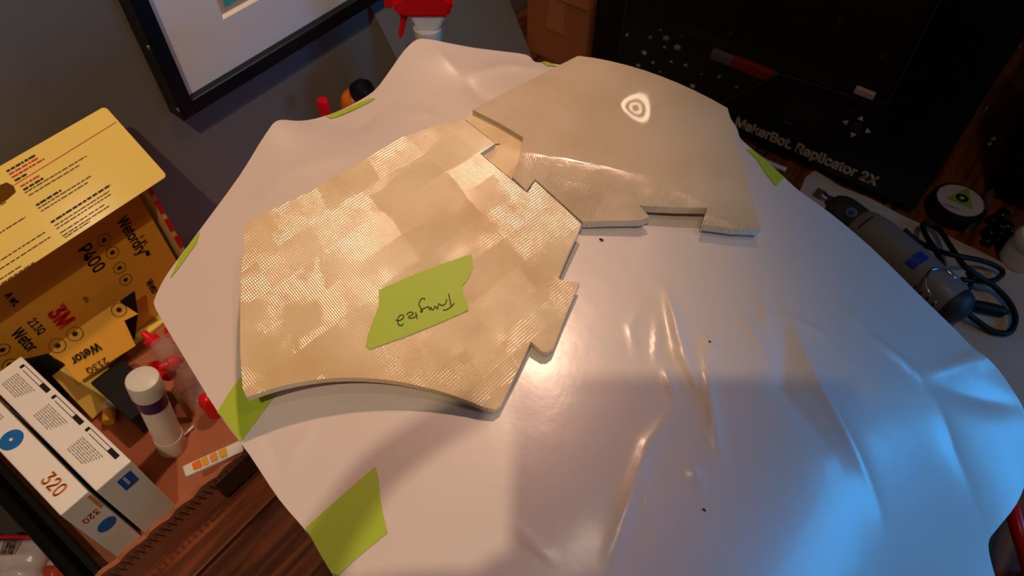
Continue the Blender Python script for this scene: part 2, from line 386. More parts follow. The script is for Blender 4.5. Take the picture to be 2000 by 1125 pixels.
_pts = np.array(_pts); _z = np.array(_z)
_A = np.c_[np.ones(len(_pts)), _pts]
_co = np.linalg.lstsq(_A, _z, rcond=None)[0]
_res = _z-_A@_co
_D = np.linalg.norm(_pts[:, None]-_pts[None], axis=2)
_K = np.where(_D > 0, _D**2*np.log(_D+1e-12), 0)+np.eye(len(_pts))*2e-4
_w = np.linalg.solve(np.block([[_K, _A], [_A.T, np.zeros((3, 3))]]), np.r_[_res, 0, 0, 0])
def base_z(q):
    q = np.atleast_2d(np.asarray(q, float)); d = np.linalg.norm(q[:, None]-_pts[None], axis=2)
    k = np.where(d > 0, d**2*np.log(d+1e-12), 0); A = np.c_[np.ones(len(q)), q]
    return A@_co+k@_w[:-3]+A@_w[-3:]
# creases: photo polyline, amplitude (m), half width (m)
CR = [([(1540,622),(1600,760),(1720,1000)], .0030, .011),([(1536,624),(1530,760),(1640,900)], -.0022, .012),([(1540,620),(1620,662)], .0016, .0035),
 ([(1690,652),(1745,690),(1800,736)], .0020, .004),([(1800,736),(1900,705),(1995,690)], .0034, .011),([(1810,745),(1920,775),(1990,790)], -.0025, .012),([(1832,785),(1860,880),(1915,1000)], .0022, .012),
 ([(1304,570),(1325,660),(1360,752)], .0026, .0045),([(1318,680),(1360,752)], .0016, .0025),([(1375,672),(1385,780),(1403,890)], .0022, .0055),([(1382,662),(1398,690)], .0018, .003),
 ([(1296,715),(1318,785)], .0016, .003),([(1320,800),(1265,870),(1225,990),(1180,1125)], .0018, .006),([(1445,610),(1510,720)], .0014, .005),([(1490,580),(1500,650)], .0014, .004),
 ([(1252,600),(1230,640),(1244,702)], .0009, .0022),([(1284,620),(1280,720)], .0009, .0025),([(1650,612),(1690,640)], .001, .005),
 ([(560,905),(620,820)], .0009, .003),([(510,835),(545,900),(545,925)], -.0008, .003),([(1005,1030),(1080,1090)], .0009, .0022),([(1260,950),(1275,1010)], .0012, .005),([(1340,905),(1370,945)], .0012, .005),
 ([(905,150),(990,130),(1060,135)], .003, .010),([(905,150),(860,110),(845,85)], .003, .012),([(905,150),(940,190),(985,200)], -.0025, .012),([(640,232),(700,245),(760,205)], -.003, .013),([(760,215),(840,225),(870,250)], .0014, .006),([(700,290),(560,340),(480,420)], .002, .014)]
_seg = []
for pl, a, w in CR:
    W3 = []
    for x, y in pl:
        p = Vector((0, 0, .29))
        for _ in range(4): p = atz(x, y, float(base_z((p.x, p.y))[0]) if _ else .29)
        W3.append((p.x, p.y))
    _seg.append((np.array(W3), a*(1.7 if pl[0][0] > 1280 else 1.0), w))
def paper_z(q):
    q = np.atleast_2d(np.asarray(q, float)); z = base_z(q)
    for P, a, w in _seg:
        L = np.r_[0, np.cumsum(np.linalg.norm(np.diff(P, axis=0), axis=1))]
        best = np.full(len(q), 1e9); tt = np.zeros(len(q))
        for i in range(len(P)-1):
            d = P[i+1]-P[i]; t = np.clip(((q-P[i])@d)/(d@d), 0, 1)
            dist = np.linalg.norm(q-P[i]-t[:, None]*d, axis=1)
            m_ = dist < best; best = np.where(m_, dist, best); tt = np.where(m_, (L[i]+t*(L[i+1]-L[i]))/L[-1], tt)
        z = z+a*np.exp(-np.sqrt((best/w)**2+.02)*1.6)*(.25+.75*np.sin(np.pi*np.clip(tt, .03, .97)))
    return z
def on(x, y, fn, off=0):
    """point of the surface fn under photo pixel x, y"""
    z = .3
    for _ in range(7):
        p = atz(x, y, z); z = float(fn((p.x, p.y))[0])+off
    return atz(x, y, z)
def tri_region(outline, step, fn, jitter=0):
    """triangulate a plan polygon with interior points; fn gives heights"""
    P = [Vector((p[0], p[1])) for p in outline]; n = len(P)
    a = np.array([(p.x, p.y) for p in P]); lo = a.min(0); hi = a.max(0)
    gx, gy = np.meshgrid(np.arange(lo[0], hi[0], step), np.arange(lo[1], hi[1], step)); g = np.c_[gx.ravel(), gy.ravel()]
    ins = np.zeros(len(g), bool); near = np.full(len(g), 1e9)
    for i in range(n):
        x1, y1 = a[i]; x2, y2 = a[(i+1) % n]
        c = ((y1 > g[:, 1]) != (y2 > g[:, 1]))
        xi = (x2-x1)*(g[:, 1]-y1)/((y2-y1) if abs(y2-y1) > 1e-12 else 1e-12)+x1
        ins ^= c & (g[:, 0] < xi)
        d = a[(i+1) % n]-a[i]; t = np.clip(((g-a[i])@d)/max(d@d, 1e-12), 0, 1); near = np.minimum(near, np.linalg.norm(g-a[i]-t[:, None]*d, axis=1))
    g = g[ins & (near > step*.45)]
    V = P+[Vector((x, y)) for x, y in g]
    r = delaunay_2d_cdt(V, [(i, (i+1) % n) for i in range(n)], [], 1, 1e-7)
    vv = np.array([(p.x, p.y) for p in r[0]]); z = fn(vv)
    return [Vector((x, y, h)) for (x, y), h in zip(vv, z)], [tuple(t) for t in r[2]]

POUT = [(300,590),(310,565),(330,530),(388,452),(470,340),(520,260),(535,240),(550,234),(580,236),(610,233),(640,225),(690,203),(730,178),(760,140),(790,98),(815,77),(840,77),(880,85),(930,94),(970,99),(1028,107),(1045,121),(1072,123),(1150,135),(1260,150),(1360,185),(1415,214),(1428,233),(1440,252),(1446,270),(1470,292),(1510,326),(1560,372),(1620,415),(1700,482),(1790,570),(1870,648),(1915,690),(1950,722),(1980,765),(2002,805),(2012,860),(2006,930),(1985,985),(1950,1030),(1932,1055),(1933,1085),(1945,1130)]
outl = [on(x, y, paper_z) for x, y in POUT]
low = [(x, y) for x, y, z in EXT]+[tuple(on(x, y, paper_z)[:2]) for x, y in ((650,1125),(628,1088),(600,1040),(545,975),(485,885),(430,812),(370,715),(325,640),(305,605))]
outline = [(p.x, p.y) for p in catmull([(p[0], p[1], 0) for p in outl], 3)]+[(p.x, p.y) for p in catmull([(outl[-1].x, outl[-1].y, 0)]+[(a, b, 0) for a, b in low]+[(outl[0].x, outl[0].y, 0)], 3)][1:-1]
pv, pf = tri_region(outline, .0030, paper_z)
paper = pyd('paper_sheet', pv, pf, M_paper, smooth=True)
if sum(p.normal.z for p in paper.data.polygons) < 0: paper.data.flip_normals()
tag(paper, 'large wrinkled sheet of glossy white waxed paper under the printed plates', 'paper')
# unseen slant-topped block, added to carry the sheet
bm = bmesh.new()
sup = [on(x, y, paper_z) for x, y in ((420,600),(640,330),(880,190),(1130,230),(1400,330),(1600,560),(1700,800),(1500,1000),(1100,1040),(700,980))]
supo = [(p.x, p.y) for p in sup]
sv, sf = tri_region(supo, .02, lambda q: paper_z(q)-.006)
n0 = len(sv); bot = [Vector((p.x, p.y, 0.001)) for p in sv]
edge_cnt = {}
for t in sf:
    for i in range(len(t)):
        e = (t[i], t[(i+1) % len(t)]); edge_cnt[tuple(sorted(e))] = edge_cnt.get(tuple(sorted(e)), 0)+1
def solid(name, top, faces, bottom, m, parent=None, smooth=False):
    n = len(top); cnt = {}
    for t in faces:
        for i in range(len(t)):
            e = (t[i], t[(i+1) % len(t)]); k = tuple(sorted(e)); cnt.setdefault(k, []).append(e)
    F_ = list(faces)+[tuple(i+n for i in reversed(t)) for t in faces]
    for k, es in cnt.items():
        if len(es) == 1: a, b = es[0]; F_.append((b, a, a+n, b+n))
    o = pyd(name, list(top)+list(bottom), F_, m, parent, smooth)
    try: o.data.set_sharp_from_angle(angle=math.radians(45))
    except Exception: pass
    return o
tag(solid('added_support_block', sv, sf, bot, M_blackmat), 'added black slant-topped block standing hidden under the waxed paper', 'block')

# ================================================================ PRINTED PLATES
def inside_fn(outl):
    a = np.array(outl)
    def f(q):
        q = np.atleast_2d(np.asarray(q, float)); near = np.full(len(q), 1e9)
        for i in range(len(a)):
            d = a[(i+1) % len(a)]-a[i]; t = np.clip(((q-a[i])@d)/max(d@d, 1e-12), 0, 1); near = np.minimum(near, np.linalg.norm(q-a[i]-t[:, None]*d, axis=1))
        return near
    return f
def plate_z(off, cx, cy, hump, rad, tilt=(0, 0)):
    def f(q):
        q = np.atleast_2d(np.asarray(q, float))
        return base_z(q)+off+hump*np.exp(-((q[:, 0]-cx)**2+(q[:, 1]-cy)**2)/(rad*rad))+(q[:, 0]-cx)*tilt[0]+(q[:, 1]-cy)*tilt[1]
    return f
def plate(name, pout, fn, m, thick, step=.003):
    o2 = [on(x, y, fn) for x, y in pout]; oo = [(p.x, p.y) for p in o2]
    v, f = tri_region(oo, step, fn)
    nf = inside_fn(oo); d = nf([(p.x, p.y) for p in v])
    top = [Vector((p.x, p.y, p.z)) for p, dd in zip(v, d)]          # softened rim
    return solid(name, top, f, [Vector((p.x, p.y, p.z-thick)) for p in v], m, smooth=True)
def arc(a, b, c, n=8):  # quadratic through control
    return [((1-t)**2*a[0]+2*t*(1-t)*b[0]+t*t*c[0], (1-t)**2*a[1]+2*t*(1-t)*b[1]+t*t*c[1]) for t in [k/n for k in range(n)]]
c1 = atz(760, 520, .32); c2 = atz(1230, 270, .305)
P1Z = plate_z(.0236, c1.x, c1.y, .003, .12, (-.17, 0.01))
c2 = atz(1250, 415, .305)
P2Z = plate_z(.0090, c2.x, c2.y, .003, .10, (-.06, .13))
TH = .006
P1 = [(481,434),(520,415),(600,377),(700,317),(780,270),(860,243),(907,234),(967,280),(937,300),(1030,377),(1045,354),(1090,395),(1136,438),(1112,490),(1090,543),(1100,549),(1132,551),(1105,615),(1080,680),(1069,688),(1058,686),(1037,667),(1010,725),(978,792),(966,800),(945,795)]+arc((945,795),(700,690),(482,776),14)+[(482,776),(474,760),(469,690),(469,600),(472,510)]
P2 = [(1129,109)]+arc((1160,113),(1290,135),(1421,211),8)+[(1421,211),(1432,250),(1455,330),(1473,401),(1487,443),(1482,448),(1430,446),(1370,438),(1382,406),(1320,405),(1255,402),(1247,400),(1269,424),(1250,430),(1190,431),(1138,433),(1090,390),(1045,350),(1028,372),(1000,345),(1012,318),(1022,268),(975,240),(923,214),(1000,174)]
ang = math.atan2((on(800,262,base_z)-on(481,434,base_z)).y, (on(800,262,base_z)-on(481,434,base_z)).x)
M_p1 = print_mat('printed_plastic_ribbed', (250, 222, 174), .17, .40, -ang, 1.7, .52, .86)
q2 = on(1250, 345, P2Z); q3 = on(1235, 440, P2Z)
dd = Vector((q3.x-q2.x, q3.y-q2.y)).normalized()
M_p2 = print_mat('printed_plastic_smooth', (226, 203, 172), .05, .75, math.radians(5)-math.atan2(dd.y, dd.x), 4.2, .30, .55, ((q2.x, q2.y), (dd.x, dd.y), -.005, .03))
plate1 = plate('printed_plate', P1, P1Z, M_p1, .0042)
tag(plate1, 'milky ribbed plastic plate with a green tape label and puzzle-cut edges', 'plastic plate')
plate2 = plate('printed_plate', P2, P2Z, M_p2, TH)
tag(plate2, 'smoother milky plastic plate with a ring-shaped glint, overlapping the ribbed plate', 'plastic plate')
# recessed joint tongue of the second plate
P2T = [(925,216),(975,242),(1022,270),(1012,320),(1000,347),(1028,373),(937,299),(967,279),(908,233)]
tv, tf = tri_region([(p.x, p.y) for p in [on(x, y, lambda q: P2Z(q)-.0035) for x, y in P2T]], .003, lambda q: P2Z(q)-.0035)
M_p3 = print_mat('printed_plastic_tongue', (240, 214, 160), .3, .25, 0, 2.2, .4, .6)
tongue = solid('joint_tongue', tv, tf, [Vector((p.x, p.y, p.z-.004)) for p in tv], M_p3, plate2, smooth=True)
# hairline crack / dark scratch on the tongue
def ribbon(name, strokes, wpx, fn, off, m, parent=None):
    v = []; f = []
    for st in strokes:
        P = catmull([(x, y, 0) for x, y in st], 4)
        for i, p in enumerate(P):
            a = P[max(0, i-1)]; b = P[min(len(P)-1, i+1)]; d = (b-a); nrm = Vector((-d.y, d.x)).normalized()*wpx/2
            k = len(v); v += [on(p.x+nrm.x, p.y+nrm.y, fn, off), on(p.x-nrm.x, p.y-nrm.y, fn, off)]
            if i: f.append((k-2, k-1, k+1, k))
    return pyd(name, v, f, m, parent)
ribbon('scratch', [[(937,287),(955,284),(976,281)]], 1.6, lambda q: P2Z(q)-.0035, .0004, M_inkbrown, plate2)

# ---------------------------------------------------------------- green tapes
def tape(pout, fn, off, label, group=None):
    oo = [on(x, y, fn, off) for x, y in pout]
    v, f = tri_region([(p.x, p.y) for p in oo], .003, lambda q: fn(q)+off)
    o = solid('tape_piece', v, f, [Vector((p.x, p.y, p.z-.0002)) for p in v], M_tape, smooth=True)
    return tag(o, label, 'tape', group)
T1 = tape([(740,566),(800,540),(870,513),(921,496),(924,520),(919,535),(912,548),(903,557),(904,572),(911,588),(916,604),(905,610),(850,634),(790,658),(722,682),(714,674),(718,655),(730,622),(740,598)], P1Z, .0008, 'green tape label with handwriting stuck on the ribbed plate')
Z = lambda pts: [(700+x/5.1125, 480+y/5.1125) for x, y in pts]
ribbon('handwriting', [Z([(900,478),(912,530),(922,580),(925,600)]), Z([(957,570),(945,590),(915,615),(880,637),(845,642)]), Z([(880,530),(876,565),(858,588),(830,595),(805,578),(797,600),(790,630),(775,610),(760,605),(755,630),(735,640),(725,612),(712,638),(700,606),(685,615)]),
 Z([(665,540),(655,525),(630,530),(607,570),(610,600),(630,630),(640,652),(624,662),(626,642),(660,622),(685,612)]), Z([(568,664),(580,690),(587,730)]), Z([(580,690),(555,715),(515,722),(500,708),(530,692),(548,678),(530,662),(500,668),(480,690)]),
 Z([(370,736),(390,745),(420,742),(450,720),(450,695),(425,690),(400,715),(393,760),(405,790),(430,795),(450,775)])], 1.9, P1Z, .0011, M_ink, T1)
tape([(597,1030),(640,992),(690,948),(733,910),(740,935),(743,975),(748,1005),(757,1040),(720,1070),(690,1095),(660,1124),(648,1120),(625,1082)], paper_z, .0007, 'large green tape strip folded over the paper edge beside the bare desk')
tape([(476,728),(500,740),(545,762),(520,795),(470,862),(432,812),(424,806),(445,770)], paper_z, .0007, 'green tape strip partly under the concave side of the ribbed plate')
tape([(332,543),(350,505),(374,470),(390,453),(384,474),(362,505),(345,528)], paper_z, .0007, 'thin sliver of green tape on the paper edge beside the yellow box')
tape([(637,227),(690,206),(722,192),(733,192),(722,199),(700,210),(655,229),(645,231)], paper_z, .0007, 'thin green tape strip on the paper edge by the orange bottle')
tape([(1460,293),(1468,291),(1500,318),(1532,346),(1516,363),(1495,337),(1480,312)], paper_z, .0007, 'bright green tape strip on the paper edge facing the printer')
tape([(1058,121),(1066,120),(1078,124),(1090,129),(1070,128)], paper_z, .0009, 'tiny tape scrap on the paper edge in front of the carton')
for (x, y), s, lb in (((1175,468), .0013, 'tiny dark crumb on the paper below the smoother plate'), ((1386,667), .0007, 'tiny dark crumb on the wrinkled paper among the creases'), ((1376,996), .0008, 'tiny dark crumb on the bare paper away from the plates')):
    p = on(x, y, paper_z, s*.5); bm = bmesh.new(); bmesh.ops.create_icosphere(bm, subdivisions=1, radius=s, matrix=Matrix.Translation(p) @ Matrix.Diagonal((1.4, .8, .7, 1)))
    for v in bm.verts: v.co += Vector((random.uniform(-1, 1), random.uniform(-1, 1), random.uniform(-.5, .5)))*s*.3
    tag(obm('crumb', bm, M_ink), lb, 'crumb')

# ================================================================ PICTURE FRAME
FY0, FZ0, FXF = .268, .176, WX+.026
pic = thing('picture_frame', 'black framed picture with a wide white mat on the wall', 'picture frame')
fw, FH, FW_ = .0165, .46, .56
for nm, lo, hi in (('frame_stile', (WX+.001, FY0, FZ0), (FXF, FY0+fw, FZ0+FH)), ('frame_stile', (WX+.001, FY0+FW_-fw, FZ0), (FXF, FY0+FW_, FZ0+FH)),
                   ('frame_rail', (WX+.001, FY0+fw, FZ0), (FXF, FY0+FW_-fw, FZ0+fw)), ('frame_rail', (WX+.001, FY0+fw, FZ0+FH-fw), (FXF, FY0+FW_-fw, FZ0+FH))):
    box(nm, lo, hi, M_blackwood, pic, bev=.001)
mx = WX+.016; my0, mz0 = FY0+.086, FZ0+.071
def ringrect(nm, x0, y0, z0, y1, z1, iy0, iz0, iy1, iz1, xi, m):
    v = [(x0, y0, z0), (x0, y1, z0), (x0, y1, z1), (x0, y0, z1), (xi, iy0, iz0), (xi, iy1, iz0), (xi, iy1, iz1), (xi, iy0, iz1)]
    return pyd(nm, v, [(i, (i+1) % 4, 4+(i+1) % 4, 4+i) for i in range(4)], m, pic)
ye, ze = FY0+FW_-.088, FZ0+FH-.078
ringrect('mat_board', mx, FY0+fw, FZ0+fw, FY0+FW_-fw, FZ0+FH-fw, my0, mz0, ye, ze, mx, M_matboard)
ringrect('mat_bevel', mx, my0, mz0, ye, ze, my0+.003, mz0+.003, ye-.003, ze-.003, mx-.0035, M_bevel)
box('art_print', (mx-.006, my0+.003, mz0+.003), (mx-.0036, ye-.003, ze-.003), M_artsand, pic)
poly3('art_shape', [(my0+.009, mz0+.009), (my0+.03, mz0+.010), (ye-.03, mz0+.03), (ye-.04, ze-.04), (my0+.03, ze-.05), (my0+.010, mz0+.05)], Matrix(((0, 0, 1, mx-.0036), (1, 0, 0, 0), (0, 1, 0, 0), (0, 0, 0, 1))), .0004, M_artteal, pic)
for px, py in ((290, 92), (348, 214)):
    p = aty(px, py, FY0)
    lathe('screw', [(.0, 0), (.0026, 0), (.0020, .0012), (.0004, .0016)], M_chrome, pic, frame(p, (1, 0, 0), (0, 0, 1)) @ Matrix.Rotation(math.pi, 4, 'X') @ Matrix.Rotation(math.pi, 4, 'X'), seg=12)

# ================================================================ SANDPAPER PACK (yellow box with flap, sheets)
pack = thing('sandpaper_box', 'open yellow sandpaper box with its printed lid flap hanging out', 'box', )
BY1 = .186; BY0 = -.060
flT = atx(205, 208, -.628); flB = atx(313, 352, -.567)
back = box('back_panel', (-.640, BY0, .004), (-.6375, BY1+.005, flT.z-.016), M_yellow, pack)
# flap
fm = frame((flT.x, flT.y, flT.z), (0, -1, 0), flB-flT)      # local x towards -y, local y down the slope, z outwards?
fl = (flB-flT).length*1.0
LEN = .31
def rc(x0, y0, x1, y1, r, n=5):
    out = []
    for cx, cy, a0 in ((x1-r, y1-r, 0), (x0+r, y1-r, 90), (x0+r, y0+r, 180), (x1-r, y0+r, 270)):
        for k in range(n+1): a = math.radians(a0+90*k/n); out.append((cx+r*math.cos(a), cy+r*math.sin(a)))
    return out
zs = 1 if (fm.to_3x3() @ Vector((0, 0, 1))).dot(Vector((1, 0, 1))) > 0 else -1
# flap panel with an oval hanging hole, cut as two polygons meeting along the hole's axis
hp = atx(22, 366, -.60)
_n = (fm.to_3x3() @ Vector((0, 0, 1))); _d = ray(26, 364); _q = fm.inverted() @ (CAM+_d*((flT-CAM).dot(_n)/_d.dot(_n)))
hx = _q.x+.0215; hy = _q.y
def flap_poly():
    hole = [(hx+max(-.022, min(.022, .028*math.cos(a)))*1.0, hy+.0075*math.sin(a)) for a in [2*math.pi*k/16 for k in range(16)]]
    out = rc(0, 0, LEN, fl, .004)
    return out, hole
out, hole = flap_poly()
V2 = [Vector(p) for p in out]+[Vector(p) for p in hole]; no = len(out); nh = len(hole)
r = delaunay_2d_cdt(V2, [(i, (i+1) % no) for i in range(no)]+[(no+i, no+(i+1) % nh) for i in range(nh)], [], 1, 1e-7)
def inh(x, y): return ((x-hx)/.0215)**4+((y-hy)/.0068)**2 < 1
vv = [fm @ Vector((p.x, p.y, 0)) for p in r[0]]
ff = [t for t in r[2] if not inh(sum(r[0][i].x for i in t)/len(t), sum(r[0][i].y for i in t)/len(t))]
nrm = (fm.to_3x3() @ Vector((0, 0, 1)))*zs
flap = solid('lid_flap', [p+nrm*.0008 for p in vv], ff, [p for p in vv], M_yellow, pack)
flap['label'] = 'yellow flap with fine print and a hanging hole'
# print on the flap: local frame with x along the text (towards +y world), y up the slope
tm = frame(flT+nrm*.0009, (0, 1, 0), flT-flB)
def fp(px, py):  # photo pixel on the flap plane -> local coordinates of tm
    n_ = nrm.normalized(); d = ray(px, py); t = (flT-CAM).dot(n_)/d.dot(n_); q = CAM+d*t; return tm.inverted() @ q
def rows(lst):
    o = []
    for a, b in lst: A = fp(*a); B = fp(*b); o.append((A.x, B.x, (A.y+B.y)/2-.0006))
    return o
zz = lambda x, y: (x/3.877, 290+y/3.877)
dashes('heading_print', rows([(zz(52,178), zz(270,55)), (zz(112,247), zz(205,200)), (zz(178,318), zz(330,230)), (zz(275,435), zz(465,320)), (zz(388,565), zz(835,280)), ((-80, 480), zz(35,825))]), tm, M_ink, flap, h=.0017, lift=.0002, seed=3)
dashes('body_print', rows([(zz(190,342), zz(650,55)), (zz(220,362), zz(600,122)), (zz(290,458), zz(688,205)), (zz(315,482), zz(660,252)), (zz(410,585), zz(830,325)), (zz(425,608), zz(840,348)), (zz(445,635), zz(800,432)), (zz(462,655), zz(835,445)), (zz(490,678), zz(680,550)),
  ((-60, 425), zz(75,435)), ((-60, 490), zz(195,525)), ((-60, 545), zz(345,640)), ((-60, 560), zz(390,680)), ((-60, 580), zz(170,900)), ((-60, 592), zz(270,865))]), tm, M_inkbrown, flap, h=.0009, lift=.0002, seed=4)
dashes('red_print', rows([(zz(70,200), zz(290,75)), (zz(92,225), zz(335,80)), (zz(155,292), zz(305,205))]), tm, M_redink, flap, h=.0014, lift=.0002, seed=5)
A = fp(28, 362); B = fp(227, 239)
pyd('red_rule', [tm @ Vector(p) for p in ((A.x, A.y-.0003, .0002), (B.x, B.y-.0003, .0002), (B.x, B.y+.0003, .0002), (A.x, A.y+.0003, .0002))], [(0, 1, 2, 3)], M_redink, flap)
# box shell
M_cream = mat('cream_edge_card', (222, 196, 120), .5)
side = box('side_panel', (-.6370, BY1, .004), (-.588, BY1+.004, .185), M_cream, pack)
for k in range(6):
    z0 = .03+k*.026; box('edge_mark', (-.5878, BY1-.0004, z0), (-.5868, BY1+.0044, z0+.018), M_redink, side)
box('base_panel', (-.6372, BY0, .004), (-.588, BY1-.0005, .007), M_yellow, pack)
# sheets standing in the box, backs towards the room
def sheet_pos(px, py, X): return atx(px, py, X)
SH = -.600
sheet = box('sandpaper_sheet', (SH-.0016, BY0+.01, .008), (SH, BY1-.006, .205), M_tan)
tag(sheet, 'upright tan-backed sandpaper sheet printed P400 and Wetordry in the yellow box', 'sandpaper')
sm = lambda px, py, ux, uy: frame(atx(px, py, SH+.0003), ux, uy)
dn = (0, 0, -1); pl = (0, 1, 0)
text('grade_print', 'P400', .0250, sm(151, 488, dn, pl), M_ink, sheet, bold=.0004, sx=.82)
text('name_print', 'Wetordry\u2122', .0215, sm(228, 432, dn, pl), M_ink, sheet, bold=.0004, sx=.80)
text('weight_print', 'A  wt.', .010, sm(272, 462, dn, pl), M_ink, sheet, sx=.8)
text('name_print', 'Weto', .0150, sm(284, 552, dn, pl), M_ink, sheet, bold=.0004, sx=.8)
text('maker_print', '3M', .030, sm(92, 612, dn, pl), M_redink, sheet, bold=.0016, sx=.85)
text('number_print', '213Q', .0150, sm(52, 629, dn, pl), M_ink, sheet, bold=.0002, sx=.8)
text('name_print', 'Wetor', .0205, sm(20, 652, dn, pl), M_ink, sheet, bold=.0004, sx=.8)
text('name_print', 'A wt.', .013, sm(8, 578, dn, pl), M_ink, sheet, bold=.0004, sx=.8)
text('letter_print', 'cPu', .009, sm(160, 582, dn, pl), M_ink, sheet, sx=.8)
for px, py in ((203, 469), (219, 493), (233, 523), (245, 546), (4, 683), (18, 712)):
    mm = sm(px, py, (0, 1, 0), (0, 0, 1))
    ring('symbol', .0066, .0072, mm, M_ink, sheet, sx=.9); ring('symbol', .0, .0026, mm, M_ink, sheet, n=7)
# folded sheet flopping forward
fa = atx(96, 692, -.578); fb = atx(232, 588, -.578); fc = Vector((-.552, atx(265, 675, -.552).y, atx(265, 675, -.552).z)); 
fdv = atx(155, 748, -.552)
g1 = atx(266, 612, -.572); g2 = atx(242, 626, -.569)
fo = [fa, atx(118, 668, -.579), atx(180, 622, -.579), fb, g1, g2, fc, fdv, atx(128, 712, -.562)]
n_ = (fb-fa).cross(fc-fa).normalized(); n_ = n_ if n_.x > 0 else -n_
M_f = frame(fa, fb-fa, fc-fa)
loc2 = [(M_f.inverted() @ p) for p in fo]
fold = poly3('sandpaper_sheet', [(p.x, p.y) for p in loc2], M_f, .0006, M_tanlight)
tag(fold, 'tan sandpaper sheet folded forward over black grit, its printing upside down', 'sandpaper')
zdir = (M_f.to_3x3() @ Vector((0, 0, 1)))
lift_ = .0009 if zdir.x > 0 else -.0003
def fpt(px, py):
    d = ray(px, py); t = (fa-CAM).dot(n_)/d.dot(n_); return CAM+d*t+n_*.0012
dirA = (fpt(118, 708)-fpt(186, 668)).normalized(); upA = (fpt(180, 720)-fpt(150, 660)); 
text('name_print', 'Wetor', .0165, frame(fpt(190, 668), dirA, upA), M_ink, fold, bold=.0004, sx=.85)
text('number_print', '213Q', .0125, frame(fpt(206, 697), dirA, upA), M_ink, fold, bold=.0001, sx=.9)
for px, py in ((146, 652), (112, 675), (232, 605)):
    mm = frame(fpt(px, py), fb-fa, fc-fa); ring('symbol', .0066, .0072, mm, M_ink, fold); ring('symbol', .0, .0026, mm, M_ink, fold, n=7)
# black grit sheets in front
for pts, X, lb in (([(30, 705), (95, 690), (152, 742), (160, 830), (60, 860), (20, 800)], -.581, 'black grit side of a sandpaper sheet next to the white boxes'),
                   ([(228, 592), (262, 568), (268, 612), (262, 660), (262, 720), (225, 700)], -.586, 'black grit corner of a sandpaper sheet behind the folded sheet')):
    q = [atx(a, b, X) for a, b in pts]; q = [Vector((p.x, p.y, max(p.z, .008))) for p in q]
    fr = frame((X, 0, 0), (0, 1, 0), (0, 0, 1))
    tag(poly3('sandpaper_sheet', [(p.y, p.z) for p in q], fr, .0014, M_grit), lb, 'sandpaper')

# ================================================================ CARDBOARD TRAY and what stands in it
tray = thing('cardboard_tray', 'low cut-down brown cardboard tray beside the bare wooden desk', 'tray')
TX = -.384; TY0, TY1 = -.066, .42
box('tray_floor', (-.655, TY0, .0005), (TX, TY1, .003), M_card, tray)
# front wall with a wavy torn top, built as a strip of panels
def wallstrip(nm, A, B, tops, th, m, parent):
    A = Vector(A); B = Vector(B); d = (B-A); nn = Vector((-d.y, d.x, 0)).normalized()*th; v = []; f = []
    n = len(tops)
    for i, h in enumerate(tops):
        p = A+d*(i/(n-1)); v += [p, p+Vector((0, 0, h)), p+nn+Vector((0, 0, h)), p+nn]
    for i in range(n-1):
        a = 4*i; b = a+4
        for k in range(4): f.append((a+k, b+k, b+(k+1) % 4, a+(k+1) % 4))
    f += [(0, 1, 2, 3), tuple(4*(n-1)+k for k in range(4))]
    return pyd(nm, v, f, m, parent)
rd = random.Random(5)
wallstrip('tray_wall', (TX+.006, TY0-.004, .0005), (TX+.012, .10, .0005), [.043+.0022*math.sin(i*1.3)+rd.uniform(-.0009, .0009) for i in range(34)], .0045, M_card, tray)
wallstrip('tray_wall', (TX+.012, .1005, .0005), (TX, TY1, .0005), [.043+.001*math.sin(i*1.1) for i in range(12)], .0045, M_card, tray)
fl2 = box('tray_flap', (TX+.0135, .042, .010), (TX+.0155, .082, .040), M_carddark, tray); fl2['label'] = 'darker cut cardboard tab'
for i in range(26):                                           # flutes along the cut edge
    y = TY0+.004+i*.0062
    tube('flute', [(TX+.0072+.006*(i*.0062+.008)/.17, y, .0405), (TX+.0122+.006*(i*.0062+.008)/.17, y+.0003, .0405)], .0010, M_carddark, tray, seg=5)
box('tray_wall', (-.655, TY0-.0045, .0005), (TX+.004, TY0, .030), M_blackmat, tray)

def norton(nm, x0, x1, y0, y1, z1, label):
    t = thing(nm, label, 'box'); b = box('carton', (x0, y0, .0032), (x1, y1, z1), M_whitebox, t, bev=.0012)
    return t, b
XN = -.399
b2, c2b = norton('abrasive_box', -.566, XN, -.0235, .0090, .110, 'white abrasives box with black barcode marks and a blue end label')
b1, c1b = norton('abrasive_box', -.585, XN-.006, -.0520, -.0275, .108, 'narrow white abrasives box with orange 320 and blue dots')
top2 = frame((0, 0, .1103), (1, 0, 0), (0, 1, 0)); top1 = frame((0, 0, .1083), (1, 0, 0), (0, 1, 0))
for k in range(3):
    xa = -.455+k*-.058+.010
    xa = (-.448, -.499, -.550)[k]
    v = [(xa, .0052), (xa+.036, .0052), (xa+.036, .0068), (xa, .0068)]
    ii = []
    box('barcode_block', (xa+.026, .0018, .1101), (xa+.038, .0062, .1104), M_ink, b2)
    box('barcode_rule', (xa+.0, .0018, .1101), (xa+.026, .0023, .1104), M_ink, b2)
    box('barcode_rule', (xa-.004, .0055, .1101), (xa+.026, .0060, .1104), M_ink, b2)
    box('arrow_mark', (xa-.006, .0018, .1101), (xa-.003, .0058, .1104), M_ink, b2)
    dashes('fine_print', [(xa-.002, xa+.028-.001*j, -.0035-.0019*j) for j in range(8)], top2, M_inkgrey, b2, h=.0007, lift=.0001, seed=k)
